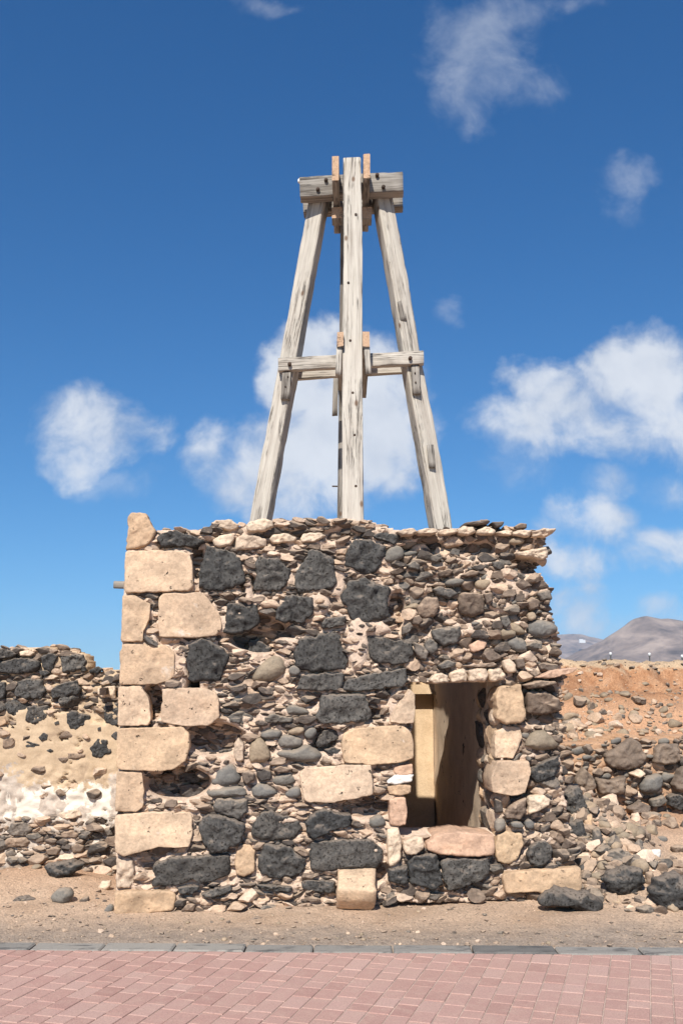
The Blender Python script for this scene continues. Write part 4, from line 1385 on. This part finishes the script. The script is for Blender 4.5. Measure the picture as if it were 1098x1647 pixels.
# iron spout
p = at(170, 1110, PL)
spout = beam('spout', p + V((0, .05, .0)), p + V((.0, -.13, -.012)), .05, .05, IRON, parent=lwall, wear=.4, seg=.03)

# ------------------------------------------------------------------ retaining wall
PR = 1.32
rwall = thing('retaining_wall', 'dry stone retaining wall of big brown and grey stones below the orange earth bank', 'wall', (at(1040, 1300, PR).x, PR + .2, .3))
ROUT = [(880, 1200), (960, 1195), (1010, 1182), (1060, 1190), (1100, 1185), (1200, 1190), (1400, 1200), (1400, 1330), (880, 1330)]
fr = Facade(rwall, PR, (880, 1170, 1402, 1335), ROUT, (), 15)
for c_, p_ in [('B', '345 770 480 680 520 710 555 780 530 815 460 835 380 820 340 790'), ('B', '575 800 580 740 620 710 700 710 700 800 640 810'), ('C', '510 920 535 860 610 845 625 890 600 945 530 940'),
               ('B', '310 870 380 880 445 860 445 940 400 950 325 945'), ('B', '660 900 690 830 720 810 770 840 760 940 690 935'), ('B', '215 870 250 815 300 870 315 920 280 945 215 900'),
               ('L', '640 960 670 940 740 960 740 1010 690 1020 645 1000'), ('G', '560 970 620 950 640 975 600 1005 565 1005'), ('B', '450 1010 510 980 560 1000 550 1035 480 1035'), ('W', '460 850 510 830 540 850 510 872')]:
    o = fr.stone('H', c_, p_, random.uniform(.03, .08))
BR2 = stone_mat('warm_brown_stone', [(0, (.20, .15, .112)), (1, (.165, .125, .098))], .6, 60, 8, .5, .3)
for o in [c for c in rwall.children if c.data.materials and c.data.materials[0] == BROWN]:
    o.data.materials[0] = BR2
EXT = [(1105, 1180), (1402, 1180), (1402, 1335), (1105, 1335)]
fr.pack(EXT, [(80, 40, 64, .6, .8)], [(BR2, 3), (LAVAG, 1)])
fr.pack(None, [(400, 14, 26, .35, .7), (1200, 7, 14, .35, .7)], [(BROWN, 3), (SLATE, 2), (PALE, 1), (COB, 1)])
EARTH = mortar_mat('orange_earth', (.36, .21, .125), (.42, .26, .16), (.33, .185, .105))
fr.finish(110, mortar=EARTH, thick=.4)

# ------------------------------------------------------------------ loose stones: each a thing of its own
def loose(reg, code, pts, name, label, cat='rock', both_depth=.75, group=None, sink=.1, yoff=0.0):
    px = to_px(reg, pts)
    bx = sum(p[0] for p in px) / len(px)
    by = max(p[1] for p in px)
    g = hit_ground(bx, by - 1)
    nm, mat, k, ro, dp, am, ea, co = KIND[code]
    plane = g.y + yoff + .03
    w = [at(x, y, plane) for x, y in px]
    cx = sum(p.x for p in w) / len(w)
    cz = sum(p.z for p in w) / len(w)
    poly = [(p.x - cx, p.z - cz) for p in w]
    wid = max(p[0] for p in poly) - min(p[0] for p in poly)
    hei = max(p[1] for p in poly) - min(p[1] for p in poly)
    dep = both_depth * (wid * hei) ** .5
    s = min(1, wid / .25)
    v, f = stone_geo(poly, 2.6 if code not in 'CT' else 2.1, dep * .42, dep, am * s * 1.2, ea * s * 1.2, nseg=44, both=True, corner=co)
    o = new(name, mesh(name, v, f), mat, None, V((cx, plane - dep * .25, cz - hei * sink * .3)))
    return tag(o, label, cat, group)
loose('H', 'L', '45 1430 130 1380 260 1390 340 1430 355 1460 350 1500 240 1490 180 1465 60 1470', 'boulder', 'long flat dark lava boulder lying on the sand below the pale base block', 'boulder')
loose('H', 'L', '340 1340 400 1290 500 1280 535 1300 540 1360 500 1410 440 1430 380 1390', 'boulder', 'round dark boulder with pale lichen specks in the rubble slope', 'boulder')
loose('H', 'L', '560 1400 600 1330 680 1310 760 1330 770 1420 700 1500 620 1480', 'boulder', 'large dark boulder with a ridged face beside the round speckled boulder', 'boulder')
loose('F', 'C', '530 1245 590 1205 635 1215 635 1290 560 1285', 'loose_stone', 'small grey angular stone lying under the door sill', 'stone')
loose('F', 'C', '720 1330 745 1295 785 1310 780 1350 720 1345', 'loose_stone', 'small bluish grey stone on the sand in front of the pale base block', 'stone')
loose('G', 'L', '245 1355 270 1330 400 1310 470 1330 440 1370 350 1425 300 1415 255 1385', 'loose_stone', 'angular black wedge shaped stone at the foot of the rendered wall', 'stone')
loose('G', 'C', '270 1540 300 1480 380 1460 410 1500 390 1540 340 1570', 'loose_stone', 'smooth grey half buried stone in front of the rendered wall', 'stone')
loose('G', 'L', '65 1545 100 1515 160 1510 205 1530 150 1545', 'loose_stone', 'flat black stone half sunk in the gravel near the kerb', 'stone', sink=.3)
loose('G', 'D', '425 1555 450 1525 490 1515 490 1545', 'loose_stone', 'small dark stone beside the half buried grey stone', 'stone')
loose('G', 'W', '540 1470 560 1430 610 1430 612 1460 580 1490', 'loose_stone', 'cream stone lying near the buried corner block', 'stone')
loose('G', 'C', '570 1600 600 1555 630 1560 625 1600 590 1615', 'loose_stone', 'grey pebble leaning on the buried corner block', 'stone')
loose('G', 'B', '452 1380 500 1350 550 1342 548 1362 490 1392', 'loose_stone', 'thin brown flag lying beside the black wedge shaped stone', 'stone')
loose('D', 'D', '905 1370 940 1350 980 1360 975 1378 930 1382', 'loose_stone', 'dark flat stone on the gravel in front of the tower wall', 'stone')
loose('H', 'H', '535 1215 560 1205 612 1202 610 1245 580 1228', 'plaster_fragment', 'bright white broken plaster fragment lying on the rubble slope', 'plaster', .3)
loose('H', 'H', '298 1030 308 1014 328 1012 336 1026 325 1036', 'plaster_fragment', 'small round white fragment on a brown stone in the rubble slope', 'plaster', .5)
n_h = [('T', '430 1100 470 1070 515 1100 510 1140 480 1160 440 1130', 'angular tan stone with an ochre face in the rubble slope'),
 ('L', '160 930 200 895 240 905 280 1010 270 1050 200 1050 160 1000', 'upright black vesicular stone at the broken end of the tower'),
 ('L', '170 760 225 755 220 890 170 885 160 820', 'tall narrow dark stone standing at the broken tower end'),
 ('L', '185 1070 250 1055 275 1150 260 1200 210 1190 190 1130', 'dark upright stone beside the small pale ochre block'),
 ('O', '245 1050 295 1035 297 1130 270 1132', 'small pale ochre block wedged between dark stones'),
 ('G', '165 1240 210 1150 260 1215 220 1255', 'grey pyramid shaped stone above the pale base block'),
 ('L', '70 1040 130 985 200 1050 180 1100 100 1090', 'black angular stone with a shaded hollow at the broken tower end'),
 ('W', '0 980 60 945 110 970 60 1020 0 1045', 'mottled cream stone lying on black angular stones'),
 ('G', '135 620 220 585 230 620 190 645 140 640', 'blue grey flag jutting from the rubble at the tower end'),
 ('G', '300 1110 330 1100 350 1180 320 1215 290 1180', 'grey leaning slab below the small ochre block'),
 ('P', '305 1075 350 1055 380 1080 370 1115 310 1118', 'rusty brown stone below the small white fragment'),
 ('C', '585 1165 600 1140 640 1140 650 1165 620 1175', 'blue grey stone on the orange soil below the retaining wall'),
 ('B', '660 1190 690 1180 740 1190 740 1225 680 1230', 'brown cracked stone under the end of the retaining wall'),
 ('G', '350 1225 400 1195 470 1215 500 1250 460 1285 380 1280', 'grey rock with a crust of pale mortar above the speckled boulder'),
 ('W', '365 1235 410 1205 440 1235 400 1255', 'crust of pale pink mortar in the rubble slope'),
 ('B', '620 1250 660 1225 690 1240 690 1270 640 1275', 'dark brown stone beside the bright white plaster fragment'),
 ('W', '520 1255 560 1245 610 1260 590 1275 530 1272', 'flat cream stone under the bright white plaster fragment'),
 ('W', '530 1085 555 1072 582 1082 575 1095 545 1098', 'flat cream pebble on orange soil below the retaining wall'),
 ('B', '545 1310 575 1300 585 1350 560 1380 545 1360', 'narrow brown stone between the two large dark boulders'),
 ('G', '495 1475 560 1460 600 1490 590 1510 520 1500', 'grey slab in front of the ridged dark boulder'),
 ('W', '445 1480 470 1458 495 1468 490 1485', 'small pink pebble in front of the dark boulders'),
 ('D', '660 1590 690 1575 730 1580 720 1600', 'flat grey flake lying on the gravel by the dark boulders'),
 ('G', '370 1180 400 1160 430 1165 425 1190 380 1195', 'small blue grey stone above the mortar crusted rock')]
for c_, p_, lb in n_h:
    loose('H', c_, p_, 'loose_stone', lb, 'stone')
# cobbles bedded in the slope above the retaining wall
for c_, p_ in [('T', '460 590 480 550 512 560 512 595 480 600'), ('T', '600 560 640 528 650 555 620 580'), ('T', '620 600 660 560 672 590 640 605'), ('T', '290 680 320 655 352 670 340 695 310 700'), ('T', '280 625 310 600 332 620 310 640'),
               ('T', '215 510 260 485 295 515 270 540 230 535'), ('T', '410 570 430 545 455 560 440 585'), ('T', '160 490 190 470 210 485 190 515 165 515'), ('T', '690 650 717 635 740 650 720 665'), ('T', '280 540 300 520 325 530 315 552 290 555'), ('T', '335 650 355 640 380 650 370 662 345 662'), ('T', '395 620 430 614 455 625 430 636')]:
    loose('H', c_, p_, 'cobble', 'smooth tan cobble bedded in the earth slope above the retaining wall', 'cobble', .8, 'cobbles in the earth slope')
for p_ in ['320 570 345 545 375 570 345 590', '600 625 640 605 650 625 610 638', '640 655 655 640 670 655 660 670', '535 655 545 633 560 640 555 660']:
    loose('H', 'D', p_, 'dark_stone', 'dark blue stone among the cobbles of the earth slope', 'stone', .6, 'dark stones in the earth slope')

# the fallen sandstone block in front of the tower
g = hit_ground(578, 1470)
fb = at(576, 1440, g.y)
p00, p10 = at(545, 1462, g.y), at(606, 1474, g.y)
bwid = (p10 - p00).length
bm = bmesh.new()
bmesh.ops.create_cube(bm, size=1)
bmesh.ops.subdivide_edges(bm, edges=bm.edges[:], cuts=9, use_grid_fill=True)
for v in bm.verts:
    c = v.co.copy()
    r = V((abs(c.x), abs(c.y), abs(c.z)))
    big = sorted(r)[1]
    k = 1 - .05 * max(0, (big - .38) / .12) ** 2
    v.co = V((c.x * bwid * 1.0, c.y * .28, c.z * .21)) * k
    if c.y < 0 and c.z < .1:
        v.co.y += (.1 - c.z) * .10
    v.co += mnoise.turbulence_vector(v.co * 9, 3, False) * .009
me = bpy.data.meshes.new('sandstone_block')
bm.to_mesh(me)
bm.free()
me.shade_smooth()
blk = new('fallen_block', me, SAND, None, V(((p00.x + p10.x) / 2, g.y + .12, g.z + .125)))
blk.rotation_euler = (math.radians(24), math.radians(2), math.radians(-5))
tag(blk, 'pale squared sandstone block lying on the sand against the foot of the tower', 'stone block')

# scattered rubble of the slope: stones one can pick out are things, gravel is stuff
rs = random.Random(21)
pile = Pile()
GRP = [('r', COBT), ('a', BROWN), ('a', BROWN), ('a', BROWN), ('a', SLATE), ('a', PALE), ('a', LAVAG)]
n_obj = 0
MARKS = [(V(o.location), w_) for o in SC.objects for k_, w_ in (('round dark boulder with pale', 'round speckled boulder'), ('large dark boulder with', 'ridged dark boulder'), ('long flat dark lava', 'long flat lava boulder'), ('bright white broken', 'bright white plaster fragment'), ('angular tan stone', 'angular tan stone'), ('upright black vesicular', 'upright black vesicular stone'), ('small pale ochre block wedged', 'small ochre block'), ('grey pyramid', 'grey pyramid shaped stone'), ('blue grey stone on the orange', 'blue grey stone on orange soil'), ('mottled cream', 'mottled cream stone'), ('grey slab in front', 'grey slab before the boulders'), ('brown cracked', 'brown cracked stone'), ('blue grey flag', 'blue grey flag'), ('crust of pale pink', 'pale mortar crust')) if o.get('label', '').startswith(k_)]
LBL = {COBT: 'small tan rounded stone', BROWN: 'small brown angular stone', SLATE: 'small dark angular stone',
       PALE: 'small pale angular stone', LAVAG: 'small grey rough stone', COB: 'small grey rounded stone'}
for k in range(1500):
    px, py = rs.uniform(895, 1240), rs.uniform(1095, 1470)
    if k > 800:
        px, py = rs.triangular(900, 1090, 925), rs.uniform(1170, 1460)
    if rs.random() > 1.25 - abs(px - 935) / 260:
        continue
    if px < 930 and py > 1380:
        continue
    g = hit_ground(px, py)
    if g.y > 3.0 or g.y < -.75 or (g.y > 1.45 and rs.random() < .3) or (px > 1010 and rs.random() < .35):
        continue
    w = rs.uniform(5, 13) if rs.random() < .62 else rs.uniform(13, 32)
    if g.y > 1.45:
        w *= .85
    kind, mat = rs.choice(GRP if g.y < 1.45 else [('r', COBT), ('r', COBT), ('a', BROWN), ('a', PALE), ('a', PALE)])
    s = w / 2 * mpp(g.y)
    mw = Matrix.Translation(g + V((0, 0, s * .25))) @ Matrix.Rotation(rs.uniform(0, 6.28), 4, 'Z') @ Matrix.Rotation(rs.gauss(0, .35), 4, 'X') @ Matrix.Diagonal((s * rs.uniform(.9, 1.3), s * rs.uniform(.7, 1), s * rs.uniform(.5, .85), 1))
    if w > 12 and n_obj < 220 and px < 1110:
        n_obj += 1
        o = new('loose_stone', rock_mesh(kind, rs.randrange(len(ROCK[kind])), mat))
        o.matrix_basis = mw
        near = min(MARKS, key=lambda m_: (m_[0] - g).length)
        tag(o, LBL[mat] + (' beside the ' + near[1] if (near[0] - g).length < .6 else ' in the rubble slope at the broken tower end'), 'stone', 'small stones of the rubble slope')
    else:
        pile.add(kind, rs.randrange(len(ROCKS[kind])), mat, mw)
pile.build('slope_rubble')['label'] = 'small broken stones scattered over the slope'
grav = Pile()
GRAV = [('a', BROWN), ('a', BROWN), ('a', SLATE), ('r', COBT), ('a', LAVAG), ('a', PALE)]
for k in range(5200):
    u = rs.uniform(-3.2, 4.2)
    n_ = abs(rs.gauss(0, .55)) if rs.random() < .6 else rs.uniform(.02, 2.2)
    if n_ < .012:
        continue
    p = K0 + KD * u + KN * n_
    if XL < p.x < XR - .1 and p.y > .08:
        continue
    s = rs.uniform(.002, .0055) if rs.random() < .92 else rs.uniform(.007, .018)
    if p.x < XL and p.y > -.3 and rs.random() < .25:
        s *= 2.2
    kind, mat = rs.choice(GRAV)
    mw = Matrix.Translation(V((p.x, p.y, gz(p.x, p.y) + s * .25))) @ Matrix.Rotation(rs.uniform(0, 6.28), 4, 'Z') @ Matrix.Diagonal((s * rs.uniform(.9, 1.5), s, s * rs.uniform(.4, .8), 1))
    grav.add(kind, rs.randrange(len(ROCKS[kind])), mat, mw)
for k in range(1500):
    x, y = rs.uniform(XR - .1, 5.0), rs.uniform(1.6, 3.9)
    s = rs.uniform(.004, .012) if rs.random() < .85 else rs.uniform(.012, .035)
    kind, mat = rs.choice(GRAV)
    mw = Matrix.Translation(V((x, y, gz(x, y) + s * .25))) @ Matrix.Rotation(rs.uniform(0, 6.28), 4, 'Z') @ Matrix.Diagonal((s * rs.uniform(.9, 1.5), s, s * rs.uniform(.5, .9), 1))
    grav.add(kind, rs.randrange(len(ROCKS[kind])), mat, mw)
grav.build('gravel')['label'] = 'fine gravel and pebbles over the sandy ground'

# ------------------------------------------------------------------ lamps and house far behind the bank
LAMPW, lt, lb_ = newmat('lamp_globe', .4)
lb_.inputs['Base Color'].default_value = (.62, .62, .60, 1)
LAMPG, lt, lb_ = newmat('lamp_post_metal', .6)
lb_.inputs['Base Color'].default_value = (.16, .17, .17, 1)
def lathe(prof, n=12):
    v, f = [], []
    for r, z in prof:
        for i in range(n):
            a = i * 2 * math.pi / n
            v.append((r * math.cos(a), r * math.sin(a), z))
    for k in range(len(prof) - 1):
        for i in range(n):
            f.append((k * n + i, k * n + (i + 1) % n, (k + 1) * n + (i + 1) % n, (k + 1) * n + i))
    return v, f
for px, py in ((981, 1051), (1043.5, 1052), (1096, 1055)):
    d = ray(px, py)
    t_ = 62 / d.dot(FWD)
    p = CAM + d * t_
    zb = gz(p.x, p.y) - .05
    hh = p.z - zb
    lamp = thing('street_lamp', 'white globe lamp on a grey post beyond the earth bank', 'street lamp', (p.x, p.y, zb), 'globe lamps beyond the bank')
    v, f = lathe([(.07, 0), (.06, .3), (.04, .35), (.035, hh - .16), (.07, hh - .14), (.07, hh - .1)])
    new('post', mesh('post', v, f), LAMPG, lamp, (p.x, p.y, zb))
    v, f = lathe([(.03, -.12), (.07, -.07), (.09, 0), (.065, .06), (.0, .085)])
    new('globe', mesh('globe', v, f), LAMPW, lamp, (p.x, p.y, p.z))
d = ray(934, 1028)
p = CAM + d * (6150 / d.dot(FWD))
house = thing('farmhouse', 'tiny white flat roofed house on the distant hillside', 'house', (p.x, p.y, p.z - 9))
def hb(x0, x1, y0, y1, z0, z1, name, mat):
    v = [(x, y, z) for z in (z0, z1) for y in (y0, y1) for x in (x0, x1)]
    f = [(0, 2, 3, 1), (4, 5, 7, 6), (0, 1, 5, 4), (1, 3, 7, 5), (3, 2, 6, 7), (2, 0, 4, 6)]
    new(name, mesh(name, v, f, False), mat, house, (p.x, p.y, p.z - 9))
hb(-14, 8, -6, 6, -14, 9, 'wall', LAMPW)
hb(-15, 9, -7, 7, 9.01, 10, 'roof', LAMPW)
hb(9.1, 24, -5, 5, -14, 5, 'annexe', LAMPW)

# ------------------------------------------------------------------ air
HZ = bpy.data.materials.new('haze_air')
HZ.use_nodes = True
HZ.node_tree.nodes.clear()
pvn = N(HZ.node_tree, 'ShaderNodeVolumePrincipled')
pvn.inputs['Color'].default_value = (.58, .76, 1.0, 1)
pvn.inputs['Density'].default_value = 0.00007
pvn.inputs['Anisotropy'].default_value = 0.0
ho = N(HZ.node_tree, 'ShaderNodeOutputMaterial')
L(HZ.node_tree, pvn.outputs[0], ho.inputs['Volume'])
v = [(x, y, z) for z in (-40, 300) for y in (-60, 7700) for x in (-5000, 5000)]
f = [(0, 2, 3, 1), (4, 5, 7, 6), (0, 1, 5, 4), (1, 3, 7, 5), (3, 2, 6, 7), (2, 0, 4, 6)]
USE_HAZE = True
if USE_HAZE:
    stuff(new('haze', mesh('haze', v, f, False), HZ))
